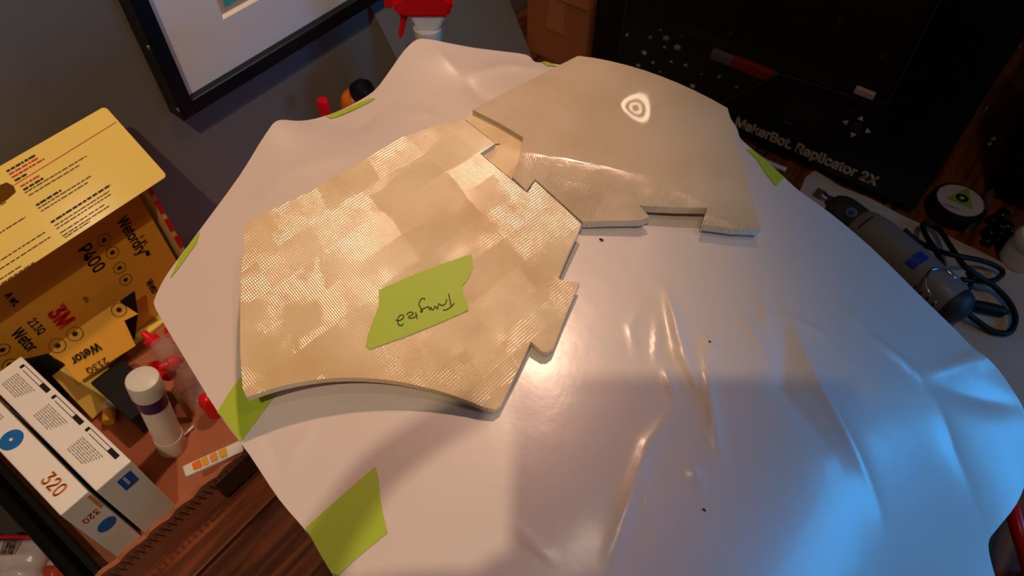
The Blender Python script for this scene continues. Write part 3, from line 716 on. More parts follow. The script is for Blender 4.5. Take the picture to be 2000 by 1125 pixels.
# blue end label with maker's name
ef = frame((XN+.0002, 0, 0), (0, 1, 0), (0, 0, 1))
M_label = mat('label_blue', (22, 92, 190), .45)
poly3('end_label', [(-.009, .083), (.0035, .083), (.0035, .101), (-.009, .101)], ef, .0003, M_label, b2)
text('maker_print', 'NORTON', .0038, frame((XN+.0008, -.0045, .0995), (0, 0, -1), (0, 1, 0)), M_white, b2, bold=.0002, sx=1.0)
text('grade_print', '320', .022, frame((-.444, -.0460, .1083), (1, 0, 0), (0, 1, 0)), M_orangeink, b1, bold=.0005, sx=.8)
disc('blue_dot', .0095, frame((-.496, -.0405, .1082), (1, 0, 0), (0, 1, 0)), M_blueink, b1); disc('dot_centre', .0015, frame((-.496, -.0405, .1087), (1, 0, 0), (0, 1, 0)), M_white, b1)
dashes('fine_print', [(-.565, -.52, -.034-.002*j) for j in range(5)], top1, M_inkgrey, b1, h=.0008, lift=.0001, seed=9)
X1 = XN-.006
e1 = frame((X1+.0002, 0, 0), (0, 1, 0), (0, 0, 1))
text('grade_print', '320', .0150, frame((X1+.0004, -.0325, .084), (0, -1, 0), (0, 0, -1)), M_orangeink, b1, bold=.0003, sx=.7)
poly3('orange_band', [(-.031, .080), (-.0285, .080), (-.0285, .104), (-.031, .104)], e1, .0003, M_orangeink, b1)
disc('blue_dot', .008, frame((X1+.0002, -.037, .056), (0, 1, 0), (0, 0, 1)), M_blueink, b1)

# glue stick
gb = atz(338, 872, .0035); gt = Vector((-.4535, .060, .112))
ga = (gt-gb).normalized(); gm = frame(gb, Vector((1, 0, 0))-ga*ga.x, ga.cross(Vector((1, 0, 0))))
gs = thing('glue_stick', 'white glue stick with a dark purple band standing in the tray', 'glue stick')
lathe('barrel', [(.0128, 0), (.0134, .001), (.0134, .022), (.0129, .0225), (.0129, .076)], M_bottle, gs, gm)
lathe('band', [(.0133, .0762), (.0133, .0925)], M_purple, gs, gm)
lathe('cap', [(.0140, .0927), (.0144, .094), (.0144, .111), (.0138, .1135), (.0122, .1145)], M_bottle, gs, gm)
# black upright box behind the glue stick
bk = thing('black_box', 'slim black box standing behind the glue stick', 'box')
p0 = atz(262, 835, .004)
box('box_body', (-.556, .036, .0032), (-.490, .070, .030), M_blackmat, bk, bev=.0015); box('box_lid', (-.557, .035, .0305), (-.489, .071, .037), M_blackmat, bk, bev=.0015)
# yellow folded card and small capped tube
yc = atz(175, 790, .02)
poly = [(-.545, .000), (-.535, .045), (-.572, .045), (-.572, .005)]
tag(poly3('yellow_card', [(0, 0), (.042, .004), (.044, .06), (.002, .058)], frame((-.545, .014, .006), (0, 1, 0), (-.55, 0, .8)), .0015, M_yellow), 'plain yellow card leaning below the folded sandpaper', 'card')
st = thing('small_tube', 'small tube with a white and yellow cap beside the yellow card', 'tube')
pp = atz(212, 800, .012); sm2 = frame(pp+Vector((.0, 0, -.002)), (0, 0, 1), (.6, .8, 0))
lathe('cap', [(.006, 0), (.0065, .001), (.0065, .010), (.005, .012)], M_bottle, st, sm2, seg=16)
lathe('body', [(.0055, -.014), (.0062, -.012), (.0062, -.0005)], mat('tube_yellow', (226, 170, 40), .4), st, sm2, seg=16)
# printed white tube
pt = thing('printed_tube', 'flat white tube with yellow and red print on the tray edge', 'tube')
A = atz(362, 925, .046); B = atz(474, 872, .046)
fr = frame(A, B-A, Vector((0, 0, 1)).cross(B-A)); ln = (B-A).length
bm = bmesh.new(); add_box(bm, (0, -.006, -.001), (ln, .006, .005), .0018); 
for v in bm.verts:
    if v.co.x > ln*.8: v.co.z = .002+(v.co.z-.002)*(1-(v.co.x-ln*.8)/(ln*.2)*.8)
bmesh.ops.transform(bm, matrix=fr, verts=bm.verts); obm('tube_body', bm, M_bottle, pt)
for k, (a, b, m) in enumerate(((.16, .30, M_orange), (.32, .42, mat('tube_yellow', (226, 170, 40), .4)), (.46, .58, M_orangeink), (.62, .74, mat('tube_yellow', (226, 170, 40), .4)))):
    poly3('print_patch', [(ln*a, -.004), (ln*b, -.0045), (ln*b, .0042), (ln*a, .0035)], fr @ Matrix.Translation((0, 0, .0051)), .0002, m, pt)
# clear bag of red caps
bag = thing('clear_bag', 'clear plastic bag standing in the tray beside the paper', 'bag')
def pillow(nm, cx, cy, cz, ex, ey, hx_, hy_, th, m, parent, n=18, seed=1, matidx=None):
    rd = random.Random(seed); ex = Vector(ex).normalized(); ey = Vector(ey); ey = (ey-ex*ey.dot(ex)).normalized(); ez = ex.cross(ey); v = []; f = []
    wob = [[rd.uniform(-1, 1) for _ in range(n+1)] for _ in range(n+1)]
    for s in (1, -1):
        for i in range(n+1):
            for j in range(n+1):
                a = -1+2*i/n; b = -1+2*j/n; t = max(0, (1-a**4)*(1-b**4))**.6
                w = (wob[i][j]*.12+.12*math.sin(5*a+3*b*s)+.1*math.sin(9*b-2*a)) * t
                v.append(Vector((cx, cy, cz))+ex*a*hx_*(1-.05*t)+ey*b*hy_*(1-.05*t)+ez*s*th*(t*(1+w)))
    N = (n+1)**2
    for s in (0, 1):
        for i in range(n):
            for j in range(n):
                q = s*N+i*(n+1)+j; f.append((q, q+1, q+n+2, q+n+1))
    o = pyd(nm, v, f, m, parent, smooth=True)
    bm = bmesh.new(); bm.from_mesh(o.data); bmesh.ops.remove_doubles(bm, verts=bm.verts, dist=1e-5); bmesh.ops.recalc_face_normals(bm, faces=bm.faces); bm.to_mesh(o.data); bm.free()
    return o
pillow('film', -.475, .128, .050, (.25, 1, 0), (-.35, 0, .95), .045, .046, .020, M_clear, bag, seed=3)
for k, (px, py, z) in enumerate(((325, 715, .055), (345, 706, .058), (305, 672, .075), (335, 640, .080), (330, 730, .045), (308, 718, .050))):
    p = atz(px, py, z); t = thing('plastic_nozzle', 'small red plastic nozzle inside the clear bag', 'nozzle', group='red nozzles in the clear bag')
    mm = frame(p, (random.uniform(-1, 1), random.uniform(-1, 1), .3), (random.uniform(-1, 1), .3, 1))
    lathe('skirt', [(.0070, 0), (.0074, .001), (.0074, .008), (.006, .009)], M_red, t, mm, seg=16); lathe('tip', [(.004, .0091), (.0036, .016), (.002, .0175)], M_red, t, mm, seg=12)
rc_ = thing('red_bottle_cap', 'bright red round cap peeking out beside the paper edge and tape', 'cap')
p = atz(404, 785, .03); mm = frame(p+Vector((-.002, .002, -.0265)), (1, 0, 0), (0, 1, 0))
lathe('base', [(.0075, 0), (.0085, .001), (.0085, .02)], M_red, rc_, mm, seg=20); lathe('dome', [(.0090, .0202), (.0092, .024), (.0075, .030), (.004, .033), (.0008, .034)], M_red, rc_, mm, seg=20)
# thin light stick in the tray
tag(tube('paper_stick', [atz(352, 858, .006), atz(378, 832, .006)], .0014, M_white, seg=7), 'thin white stick lying beside the glue stick', 'stick')
tag(tube('pencil', [atz(372, 812, .008), atz(340, 760, .040)], .0032, mat('pencil_wood', (150, 120, 80), .5), seg=6), 'pale wooden stick leaning beside the glue stick', 'stick')

# snack packets beyond the desk end, on a black case
case = thing('black_case', 'black case beyond the end of the desk', 'case')
box('case_body', (-.60, -.42, -.748), (-.30, -.125, -.13), M_blackmat, case, bev=.006); box('case_lid', (-.603, -.423, -.1295), (-.297, -.122, -.112), M_blackpl, case, bev=.004)
def packet_mat(name, base, band, thr, scale, third=None):
    m = bpy.data.materials.new(name); m.use_nodes = True; nt = m.node_tree; b = nt.nodes['Principled BSDF']; b.inputs['Roughness'].default_value = .25
    tc = nt.nodes.new('ShaderNodeTexCoord'); n = nt.nodes.new('ShaderNodeTexNoise'); n.inputs['Scale'].default_value = scale; n.inputs['Detail'].default_value = 1
    r = nt.nodes.new('ShaderNodeValToRGB'); r.color_ramp.interpolation = 'CONSTANT'; e = r.color_ramp.elements
    e[0].color = lin(base)+(1,); e[1].position = thr; e[1].color = lin(band)+(1,)
    if third: k = e.new(thr+.1); k.color = lin(third)+(1,)
    nt.links.new(tc.outputs['Object'], n.inputs['Vector']); nt.links.new(n.outputs['Fac'], r.inputs[0]); nt.links.new(r.outputs[0], b.inputs['Base Color']); return m
c = atz(14, 1104, -.094); s1 = thing('snack_packet', 'glossy white packet with a red stripe and dark print', 'packet')
pk = pillow('pouch', c.x, c.y, c.z, (.8, .6, .1), (-.6, .8, .15), .042, .026, .016, mat('packet_white', (222, 205, 205), .25), s1, seed=8)
bvp = frame((c.x, c.y, c.z+.024), (.8, .6, .1), (-.6, .8, .15))
text('packet_print', '||||', .016, bvp @ Matrix.Translation((.004, .006, -.0005)), mat('packet_ink', (70, 40, 44), .4), s1, bold=.0012)
tube('packet_stripe', [bvp @ Vector((x, .018+.004*math.cos(x*30), -.0085-.004*abs(x)/.05)) for x in [-.05+.01*i for i in range(9)]], .0022, M_redink, s1, seg=6)
c = atz(142, 1118, -.094); s2 = thing('snack_packet', 'orange-red packet with a white splash next to the black rail', 'packet')
pillow('pouch', c.x, c.y, c.z, (.8, .6, 0), (-.6, .8, .1), .030, .024, .015, packet_mat('packet_orange', (206, 74, 48), (216, 206, 216), .56, 26), s2, seed=12)

# ================================================================ BACK OF THE DESK: bottles, carton
# trigger spray bottle
sb = thing('spray_bottle', 'spray bottle with a red trigger head and white collar', 'spray bottle')
col = aty(836, 62, .515); sx_, sy_ = col.x, col.y
mm = Matrix.Translation((sx_, sy_, 0))
lathe('bottle', [(.030, .0005), (.034, .004), (.034, .110), (.028, .140), (.014, .160), (.0125, col.z-.012)], M_bottle, sb, mm, seg=32)
lathe('collar', [(.0150, col.z-.0115), (.0160, col.z-.010), (.0160, col.z+.006), (.0130, col.z+.008)], M_bottle, sb, mm, seg=28)
HM = frame((sx_, sy_, col.z+.008), (-.795, -.606, 0), (0, 0, 1))       # local x = nozzle direction, y up
bm = bmesh.new(); prof = [(-.022, .008), (-.010, .004), (.012, .004), (.012, .012), (-.024, .012)]
def shell(nm, prof, half, m, parent, bev=.002):
    bm = bmesh.new(); vs = [bm.verts.new((x, y, -half)) for x, y in prof]; f = bm.faces.new(vs)
    r = bmesh.ops.extrude_face_region(bm, geom=[f]); bmesh.ops.translate(bm, vec=(0, 0, 2*half), verts=[v for v in r['geom'] if isinstance(v, bmesh.types.BMVert)])
    bmesh.ops.bevel(bm, geom=list(bm.edges), offset=bev, segments=2, affect='EDGES'); bmesh.ops.transform(bm, matrix=HM, verts=bm.verts)
    return obm(nm, bm, m, parent)
shell('neck', [(-.013, -.001), (.011, -.001), (.014, .010), (.018, .016), (-.022, .016), (-.017, .008)], .010, M_bottle, sb)
shell('head', [(-.026, .0165), (.022, .0165), (.032, .020), (.034, .034), (.020, .042), (-.020, .042), (-.032, .034)], .013, M_red, sb, .003)
shell('trigger', [(.018, .018), (.027, .018), (.030, .004), (.034, -.012), (.029, -.014), (.024, .002)], .005, M_red, sb, .0015)
shell('nozzle', [(.0345, .024), (.043, .024), (.043, .036), (.0345, .036)], .007, M_red, sb, .0015)
# small red-capped bottle, orange bottle
def bottle(nm, label, px, py, Y, body_m, cap_m, rb, rcap, hc, dome=False):
    t = thing(nm, label, 'bottle'); c = aty(px, py, Y); m = Matrix.Translation((c.x, c.y, 0)); h = c.z-hc/2
    lathe('body', [(rb*.95, .0005), (rb, .003), (rb, h*.72), (rcap*.9, h*.93), (rcap*.85, h)], body_m, t, m, seg=24)
    lathe('cap', [(rcap, h+.0002), (rcap, h+hc*.8), (rcap*.8, h+hc), (rcap*.2, h+hc*1.03)], cap_m, t, m, seg=20)
bottle('glue_bottle', 'small clear bottle with a red cap beside the wall', 632, 207, .425, M_clear, M_red, .014, .0075, .018)
ob = thing('paint_bottle', 'orange bottle with a round black cap leaning beside the wall', 'bottle')
ba = aty(689, 186, .460); bb = aty(722, 170, .468); bM = Matrix.Translation((ba.x, ba.y, 0))
lathe('body', [(.015, .0005), (.017, .003), (.017, ba.z-.012), (.0155, ba.z-.003), (.011, ba.z+.003), (.003, ba.z+.006)], M_orange, ob, bM, seg=24)
bd = (bb-ba).normalized(); cM = Matrix.Translation(ba+bd*.006) @ bd.to_track_quat('Z', 'Y').to_matrix().to_4x4()
lathe('cap', [(.009, 0), (.0135, .004), (.0140, .016), (.011, .022), (.004, .024)], M_blackpl, ob, cM, seg=20)
# carton by the printer
ct = thing('carton', 'brown cardboard carton standing between the wall and the printer', 'carton')
CYF = .800; cl = -.581; cr = -.4735
box('carton_body', (cl, CYF, .0005), (cr, CYF+.14, .105), M_cardbox, ct, bev=.001)
poly3('carton_flap', [(0, 0), (cr-cl, 0), (cr-cl-.006, .05), (.006, .05)], frame((cl, CYF-.0005, .1055), (1, 0, 0), (0, .3, .95)), .002, M_cardbox, ct)
poly3('carton_flap', [(0, 0), (.14, 0), (.135, .045), (.005, .045)], frame((cr-.0015, CYF, .1055), (0, 1, 0), (-.25, 0, .9)), .002, M_cardbox, ct)
poly3('packing_tape', [(0, 0), (.034, 0), (.030, .05), (.004, .052)], frame((cl+.036, CYF-.0008, .053), (1, 0, 0), (0, 0, 1)), .0003, mat('kraft_tape', (190, 120, 72), .3), ct)

# ================================================================ 3D PRINTER
PY = .806
pr = thing('desktop_printer', 'large black desktop printer with a clear front window and cream lettering', 'printer')
PL, PR, PH, PD = -.466, .020, .52, .40
def A_(px, py): q = aty(px, py, PY); return (q.x, q.z)
wbr = A_(1730, 210); ptl = A_(1527, 143)
floor_z = .022
win = [(-.422, .025), (-.262, .025)]
pl_ = A_(1400, 190)
wz = wbr[1]
slope_b = (ptl[0]-.070, .040)
WN = [(-.415, .034), (slope_b[0]-.004, .034), (slope_b[0]+.004, .042), (ptl[0]-.004, ptl[1]-.003), (ptl[0]+.006, ptl[1]), (wbr[0]-.012, wz), (wbr[0]-.002, wz+.006), (wbr[0], wz+.016), (wbr[0], .43), (wbr[0]-.012, .445), (-.40, .445), (-.418, .43), (-.420, .044)]
# front panel with window hole
out = [(PL, .012), (PR, .012), (PR, PH), (PL, PH)]
V2 = [Vector(p) for p in out+WN]; nw = len(WN)
r = delaunay_2d_cdt(V2, [(i, (i+1) % 4) for i in range(4)]+[(4+i, 4+(i+1) % nw) for i in range(nw)], [], 1, 1e-7)
def inpoly(x, y, P):
    c = False
    for i in range(len(P)):
        x1, y1 = P[i]; x2, y2 = P[(i+1) % len(P)]
        if (y1 > y) != (y2 > y) and x < (x2-x1)*(y-y1)/(y2-y1)+x1: c = not c
    return c
ff = [t for t in r[2] if not inpoly(sum(r[0][i].x for i in t)/3, sum(r[0][i].y for i in t)/3, WN)]
solid('front_panel', [Vector((p.x, PY, p.y)) for p in r[0]], ff, [Vector((p.x, PY+.008, p.y)) for p in r[0]], M_blackpl, pr)
for nm, lo, hi in (('side_panel', (PL, PY+.0082, .012), (PL+.006, PY+PD, PH)), ('side_panel', (PR-.006, PY+.0082, .012), (PR, PY+PD, PH)), ('back_panel', (PL+.006, PY+PD-.006, .012), (PR-.006, PY+PD, PH)),
                   ('top_panel', (PL+.006, PY+.0082, PH-.006), (PR-.006, PY+PD-.006, PH)), ('inner_floor', (PL+.006, PY+.0082, .012), (PR-.006, PY+PD-.006, floor_z))):
    box(nm, lo, hi, M_blackpl, pr)
rim = [Vector((x, PY-.0012, z)) for x, z in WN]
tube('window_rim', rim, .0012, M_darkgrey, pr, seg=5, closed=True)
poly3('window_pane', [(x, z) for x, z in WN], frame((0, PY+.003, 0), (1, 0, 0), (0, 0, 1)), -.0018, M_pane, pr)
for lx in (PL+.03, PR-.03):
    for ly in (PY+.03, PY+PD-.03): lathe('foot', [(.014, .0005), (.016, .002), (.013, .0118)], M_rubber, pr, Matrix.Translation((lx, ly, 0)), seg=16)
# control panel
def fpan(px, py, off=0): q = aty(px, py, PY); return q
bz = (.0, )
l1 = A_(1540, 165); l2 = A_(1625, 238)
ctl = thing
cp_ = box('control_panel', (ptl[0]+.010, PY-.0022, .052), (wbr[0]+.002, PY-.0002, ptl[1]-.008), M_blackmat, pr, bev=.0008)
box('display', (ptl[0]+.018, PY-.0026, .066), (ptl[0]+.076, PY-.0023, .092), M_screen, cp_)
poly3('status_mark', [(ptl[0]+.022, .058), (ptl[0]+.036, .058), (ptl[0]+.036, .0605), (ptl[0]+.022, .0605)], frame((0, PY-.0024, 0), (1, 0, 0), (0, 0, 1)), -.0002, mat('dim_print', (90, 78, 66), .5), cp_)
bc = A_(1675, 245)
for k in range(4):
    a = k*math.pi/2+math.pi/2; cx, cz = bc[0]+.0135*math.cos(a), bc[1]+.0125*math.sin(a)
    tri = [(cx+.0038*math.cos(a+j*2*math.pi/3), cz+.0038*math.sin(a+j*2*math.pi/3)) for j in range(3)]
    poly3('arrow_button', tri, frame((0, PY-.0024, 0), (1, 0, 0), (0, 0, 1)), .0012, M_letter, cp_)
bq = poly3('centre_button', [(bc[0]+.006*math.cos(j*math.pi/8), bc[1]+.006*math.sin(j*math.pi/8)) for j in range(16)], frame((0, PY-.0024, 0), (1, 0, 0), (0, 0, 1)), .0015, M_darkgrey, cp_)
# lettering
t0 = aty(1434, 249, PY-.0005); t1 = aty(1712, 360, PY-.0005)
tx = text('lettering', 'MakerBot. Replicator 2X', .028, frame((t0.x, PY-.0008, t0.z+.004), (1, 0, 0), (0, 0, 1)), M_letter, pr, bold=.0009)
xs = [v.co.x for v in tx.data.vertices]; k = (t1.x-t0.x)/(max(xs)-min(xs)); x0 = min(xs)
for v in tx.data.vertices: v.co.x = t0.x+(v.co.x-x0)*k
hq = aty(1690, 178, PY)
box('window_handle', (hq.x-.011, PY-.006, hq.z-.0045), (hq.x+.012, PY+.0008, hq.z+.0035), mat('pale_handle', (206, 186, 164), .4), pr, bev=.001)
# things inside: platform rails, red arm
box('platform_rail', (-.40, PY+.14, .030), (-.09, PY+.155, .040), M_darkgrey, pr, bev=.001)
red1 = aty(1432, 118, PY+.05); red2 = aty(1508, 148, PY+.05)
box('red_clip', (red1.x, PY+.045, red1.z-.008), (red2.x, PY+.056, red1.z+.006), mat('dull_red', (190, 30, 34), .4), pr, bev=.0015)
gr1 = aty(1392, 100, PY+.05)
box('grey_bar', (gr1.x, PY+.046, red1.z-.008), (red1.x-.0005, PY+.055, red1.z+.005), M_grey, pr, bev=.001)
box('grey_bar', (red2.x+.0005, PY+.046, red1.z-.008), (red2.x+.07, PY+.055, red1.z+.005), M_grey, pr, bev=.001)
lathe('filament_tube', [(.004, 0), (.004, .2)], M_darkgrey, pr, frame((-.12, PY+.3, .25), (1, 0, 0), (0, 0, 1)), seg=10)
# plastic scraps on the printer floor
M_scrap = mat('pale_scrap', (206, 190, 150), .5)
rd = random.Random(11)
spots = [((1253,32),.005),((1222,67),.006),((1300,74),.006),((1270,73),.003),((1258,103),.0045),((1323,92),.006),((1352,168),.0045),((1427,65),.0045),((1425,92),.006),((1275,122),.003),((1311,120),.003),((1339,127),.003),((1246,128),.0035),((1298,92),.003),((1405,150),.003),((1438,170),.003),((1370,145),.002),((1464,109),.003),((1454,104),.0025),((1332,70),.002),((1290,58),.0025),((1466,80),.003),((1640,42),.004),((1290,140),.002),((1722,110),.003),((1690,10),.003)]
for (px, py), s in spots:
    q = atz(px, py, floor_z+s*.4)
    if q.y < PY+.012 or q.x > PR-.01 or q.y > PY+PD-.02: q = Vector((min(max(q.x, PL+.02), PR-.02), PY+.02+rd.random()*.1, floor_z+s*.4)) if q.y < PY+.3 else Vector((q.x, PY+PD-.03, floor_z+s*.4))
    bm = bmesh.new(); bmesh.ops.create_icosphere(bm, subdivisions=1, radius=s*1.0)
    for v in bm.verts: v.co = Vector((v.co.x*rd.uniform(.6, 1.2), v.co.y*rd.uniform(.6, 1.2), max(-s*.35, v.co.z*rd.uniform(.4, .9))))
    o = obm('plastic_scrap', bm, M_scrap); o.location = q
    tag(o, 'pale plastic scrap lying inside the black printer', 'scrap', 'plastic scraps inside the printer')

# ================================================================ RIGHT SIDE: packing paper, rotary tool, puck, black case
pp_out = [(1556,387),(1572,350),(1592,333),(1640,362),(1700,390),(1770,424),(1850,462),(1920,495),(2020,545),(2080,600),(2060,760),(1960,820),(1800,760),(1640,560)]
oo = [atz(x, y, .003) for x, y in pp_out]
def ppz(q):
    q = np.atleast_2d(q); return .0035+.0022*np.sin(q[:, 0]*60+q[:, 1]*35)*np.sin(q[:, 1]*50)
v, f = tri_region([(p.x, p.y) for p in oo], .008, ppz)
pk_ = solid('packing_sheet', v, f, [Vector((p.x, p.y, .0004)) for p in v], M_packpaper, smooth=True)
tag(pk_, 'crumpled pale packing sheet under the rotary tool', 'paper')
def onpp(px, py, z=.0062): return atz(px, py, z)
q = [onpp(*p) for p in ((1588,380),(1598,366),(1614,374),(1606,391))]
pyd('brown_mark', q, [(0, 1, 2, 3)], M_brownprint, pk_)
q = [onpp(*p) for p in ((1612,394),(1618,386),(1628,394),(1622,404))]
pyd('brown_mark', q, [(0, 1, 2, 3)], M_brownprint, pk_)

# rotary tool
rt = thing('rotary_tool', 'grey rotary tool with blue switch and looped black cord', 'power tool')
RZ = .033
n0 = atz(1632, 402, RZ); n1 = atz(1872, 606, RZ); ax = (n1-n0).normalized(); Ln = (n1-n0).length
RM = frame(n0, ax.cross(Vector((0, 0, 1))), Vector((0, 0, 1)))         # local z = along tool?
RM = Matrix.Translation(n0) @ Matrix((ax.cross(Vector((0, 0, 1))).normalized(), Vector((0, 0, 1)), ax)).transposed().to_4x4()
lathe('nose', [(.006, -.012), (.007, -.006), (.012, -.005), (.017, .002), (.0195, .012), (.0205, .036)], M_darkgrey, rt, RM)
lathe('housing', [(.0208, .0362), (.0235, .042), (.0262, .060), (.0268, .110), (.0262, .150), (.0245, Ln-.012), (.020, Ln-.002), (.012, Ln+.004)], M_grey, rt, RM, seg=36)
lathe('collet', [(.004, -.022), (.0045, -.021), (.0045, -.0125)], M_chrome, rt, RM, seg=14)
def onrt(t, a, r):  # along, angle from vertical, radius
    return RM @ Vector((r*math.sin(a), r*math.cos(a), t))
def patch(nm, t0, t1, a0, a1, r, m, parent, n=8, depth=.0012):
    v = []; f = []
    for i in range(n+1):
        for j in range(n+1):
            v.append(onrt(t0+(t1-t0)*i/n, a0+(a1-a0)*j/n, r))
    for i in range(n):
        for j in range(n): k = i*(n+1)+j; f.append((k, k+1, k+n+2, k+n+1))
    vb = [onrt(t0+(t1-t0)*i/n, a0+(a1-a0)*j/n, r-depth) for i in range(n+1) for j in range(n+1)]
    return solid(nm, v, f, vb, m, parent)
def ell(nm, tc_, ac, rt_, ra, r, m, n=20):
    c = onrt(tc_, ac, r); v = [c]+[onrt(tc_+rt_*math.cos(2*math.pi*k/n), ac+ra*math.sin(2*math.pi*k/n), r) for k in range(n)]
    f = [(0, 1+k, 1+(k+1) % n) for k in range(n)]
    return solid(nm, v, f, [p-(RM.to_3x3() @ Vector((math.sin(ac), math.cos(ac), 0)))*.0015 for p in v], m, rt)
def locate(px, py, r):
    """angle/along of the tool's surface under a pixel"""
    best = None
    for i in range(120):
        t = -.01+i*(Ln+.02)/119
        for j in range(61):
            a = -1.4+j*2.8/60; p = onrt(t, a, r); d = (p-CAM).normalized(); w = ray(px, py).normalized(); e = (d-w).length
            if best is None or e < best[0]: best = (e, t, a)
    return best[1], best[2]
tA, aA = locate(1664, 416, .021); ell('badge_ring', tA, aA, .0062, .27, .0217, M_grey); ell('badge', tA, aA, .0042, .18, .0223, M_bluepl)
tB, aB = locate(1792, 508, .0265); patch('switch', tB-.006, tB+.006, aB-.40, aB+.40, .0282, M_bluepl, rt)
tC, aC = locate(1690, 435, .0225); patch('vent_slot', tC-.0008, tC+.0008, aC-.45, aC+.45, .0250, M_blackmat, rt)
for k in range(4): tD, aD = locate(1785+9*k, 563+14*k, .0262); patch('vent_slot', tD-.001, tD+.001, aD-.2, aD+.2, .0270, M_blackmat, rt, n=3)
hz = .058
tube('hanger', catmull([atz(*p) for p in ((1828,592,.050),(1812,566,.056),(1810,540,.060),(1822,526,.061),(1846,528,.060),(1862,540,.058),(1876,552,.050))], 5), .0014, M_chrome, rt, seg=7)
lathe('tail_cap', [(.0225, Ln-.0115), (.0235, Ln-.008), (.021, Ln+.001), (.013, Ln+.007), (.004, Ln+.010)], M_darkgrey, rt, RM)
Zc = lambda lst: catmull([atz(1740+x/4.327, 420+y/4.327, z) for x, y, z in lst], 6)
tube('cord', Zc([(110,120,.034),(190,195,.030),(300,262,.026),(420,310,.030),(560,345,.034),(760,385,.022),(900,438,.014),(945,490,.011),(880,548,.012),(760,560,.016),(600,545,.022)]), .0032, M_rubber, rt)
tube('cord', Zc([(600,790,.020),(540,680,.034),(470,520,.052),(400,340,.045),(300,180,.025),(268,85,.014),(330,78,.012),(420,140,.014),(520,290,.024),(620,430,.034),(760,530,.026),(880,610,.014),(1000,740,.011),(1052,880,.010),(1000,990,.010),(870,985,.010),(720,890,.012),(600,790,.020)]), .0034, M_rubber, rt)
tube('cord', Zc([(650,480,.020),(682,560,.018),(640,650,.016),(585,740,.016),(540,830,.011)]), .0032, M_rubber, rt)
tube('cord', Zc([(430,400,.050),(330,430,.050),(270,500,.048),(262,600,.044),(320,720,.030),(400,800,.016)]), .0028, M_rubber, rt)
P = Zc([(600,740,.012),(720,765,.012),(840,790,.011),(990,822,.010)])
tube('cord_sleeve', P, [.0050+.0016*math.sin(i/len(P)*3) if i < len(P)-2 else .003 for i in range(len(P))], M_rubber, rt)

# puck with round sticker
pu = thing('round_case', 'black round case with a white sticker showing a lime triangle', 'case')
SZ = .022
sc = atz(1876, 391, SZ)
lathe('case_body', [(.031, .0005), (.0335, .003), (.0335, SZ-.005), (.032, SZ-.0012), (.029, SZ-.0003)], M_blackpl, pu, Matrix.Translation((sc.x, sc.y, 0)), seg=40)
stk = disc('sticker', .0276, Matrix.Translation((sc.x, sc.y, SZ-.0002)), mat('sticker_white', (206, 188, 176), .5), pu, n=40)
SM = frame((sc.x, sc.y, SZ+.0003), (.9, .1, 0), (-.1, .9, 0))
def spx(px, py): q = atz(px, py, SZ+.0003); return (q.x, q.y)
tri = [spx(1891, 366), spx(1847, 387), spx(1900, 408)]
poly3('triangle', tri, Matrix.Translation((0, 0, SZ+.0003)), .0002, M_green, stk)
cq = spx(1879, 387)
ring('lens_ring', .0032, .0076, Matrix.Translation((cq[0], cq[1], SZ+.0004)), M_ink, stk, lift=.0003)
ring('lens_ring', .0090, .0098, Matrix.Translation((cq[0], cq[1], SZ+.0004)), mat('lime_light', (190, 210, 60), .5), stk, lift=.0003)
ring('lens_dot', .0, .0016, Matrix.Translation((cq[0], cq[1], SZ+.0004)), M_white, stk, lift=.0003)
ta = spx(1840, 394); tb_ = spx(1896, 416)
dv = Vector((tb_[0]-ta[0], tb_[1]-ta[1], 0))
text('sticker_print', 'LULZBOT', .0058, frame((ta[0]+.001, ta[1]-.004, SZ+.0006), dv, Vector((-dv.y, dv.x, 0))), M_brownprint, stk, sx=1.1)
# smoked film strip beside the puck
tag(tube('film_strip', catmull([atz(1936,372,.022), atz(1926,400,.020), atz(1905,432,.014), atz(1884,456,.008)], 5), [.004, .005, .006, .006, .006, .005, .005, .004, .004, .004, .004, .003, .003, .003, .003, .002][:16], M_greyfilm, seg=6), 'smoky clear plastic strip against the round black case', 'film')
# black equipment case at the right
eq = thing('equipment_case', 'black equipment case with small screws to the right of the printer', 'case')
EX0, EX1, EY0, EY1, EH = .085, .52, .90, 1.30, .34
box('shell', (EX0, EY0, .008), (EX1, EY1, EH), M_blackpl, eq, bev=.004)
box('front_plate', (EX0+.012, EY0-.003, .020), (EX1-.012, EY0-.0002, .20), M_blackmat, eq, bev=.001)
for px, py in ((1927, 210), (1933, 280), (1941, 270), (1991, 90)):
    p = aty(px, py, EY0-.003)
    if p.z > .02: lathe('screw', [(.0005, 0), (.0028, 0), (.0022, .0012), (.0004, .0015)], M_chrome, eq, Matrix.Translation(p) @ Matrix.Rotation(math.pi/2, 4, 'X'), seg=12)
for lx in (EX0+.03, EX1-.03):
    for ly in (EY0+.03, EY1-.03): lathe('foot', [(.012, .0005), (.013, .002), (.011, .0078)], M_rubber, eq, Matrix.Translation((lx, ly, 0)), seg=14)
# dark glossy beads of rubber beside the case
for k, (px, py, s) in enumerate(((1942,428,.008),(1960,418,.009),(1955,440,.008),(1935,452,.009),(1968,440,.008),(1950,465,.008),(1930,470,.007),(1972,462,.008),(1962,484,.008))):
    p = atz(px, py, s); bm = bmesh.new(); bmesh.ops.create_uvsphere(bm, u_segments=14, v_segments=9, radius=s)
    for v in bm.verts: v.co.z *= .75; v.co += v.co.normalized()*.0006*math.sin(9*v.co.x/s+7*v.co.y/s+k)
    o = obm('rubber_knob', bm, mat('gloss_black', (9, 9, 11), .12), smooth=True); o.location = (p.x, p.y, s*.75+.0008)
    tag(o, 'glossy black rubber knob in the heap beside the packing sheet', 'knob', 'black knobs beside the packing sheet')
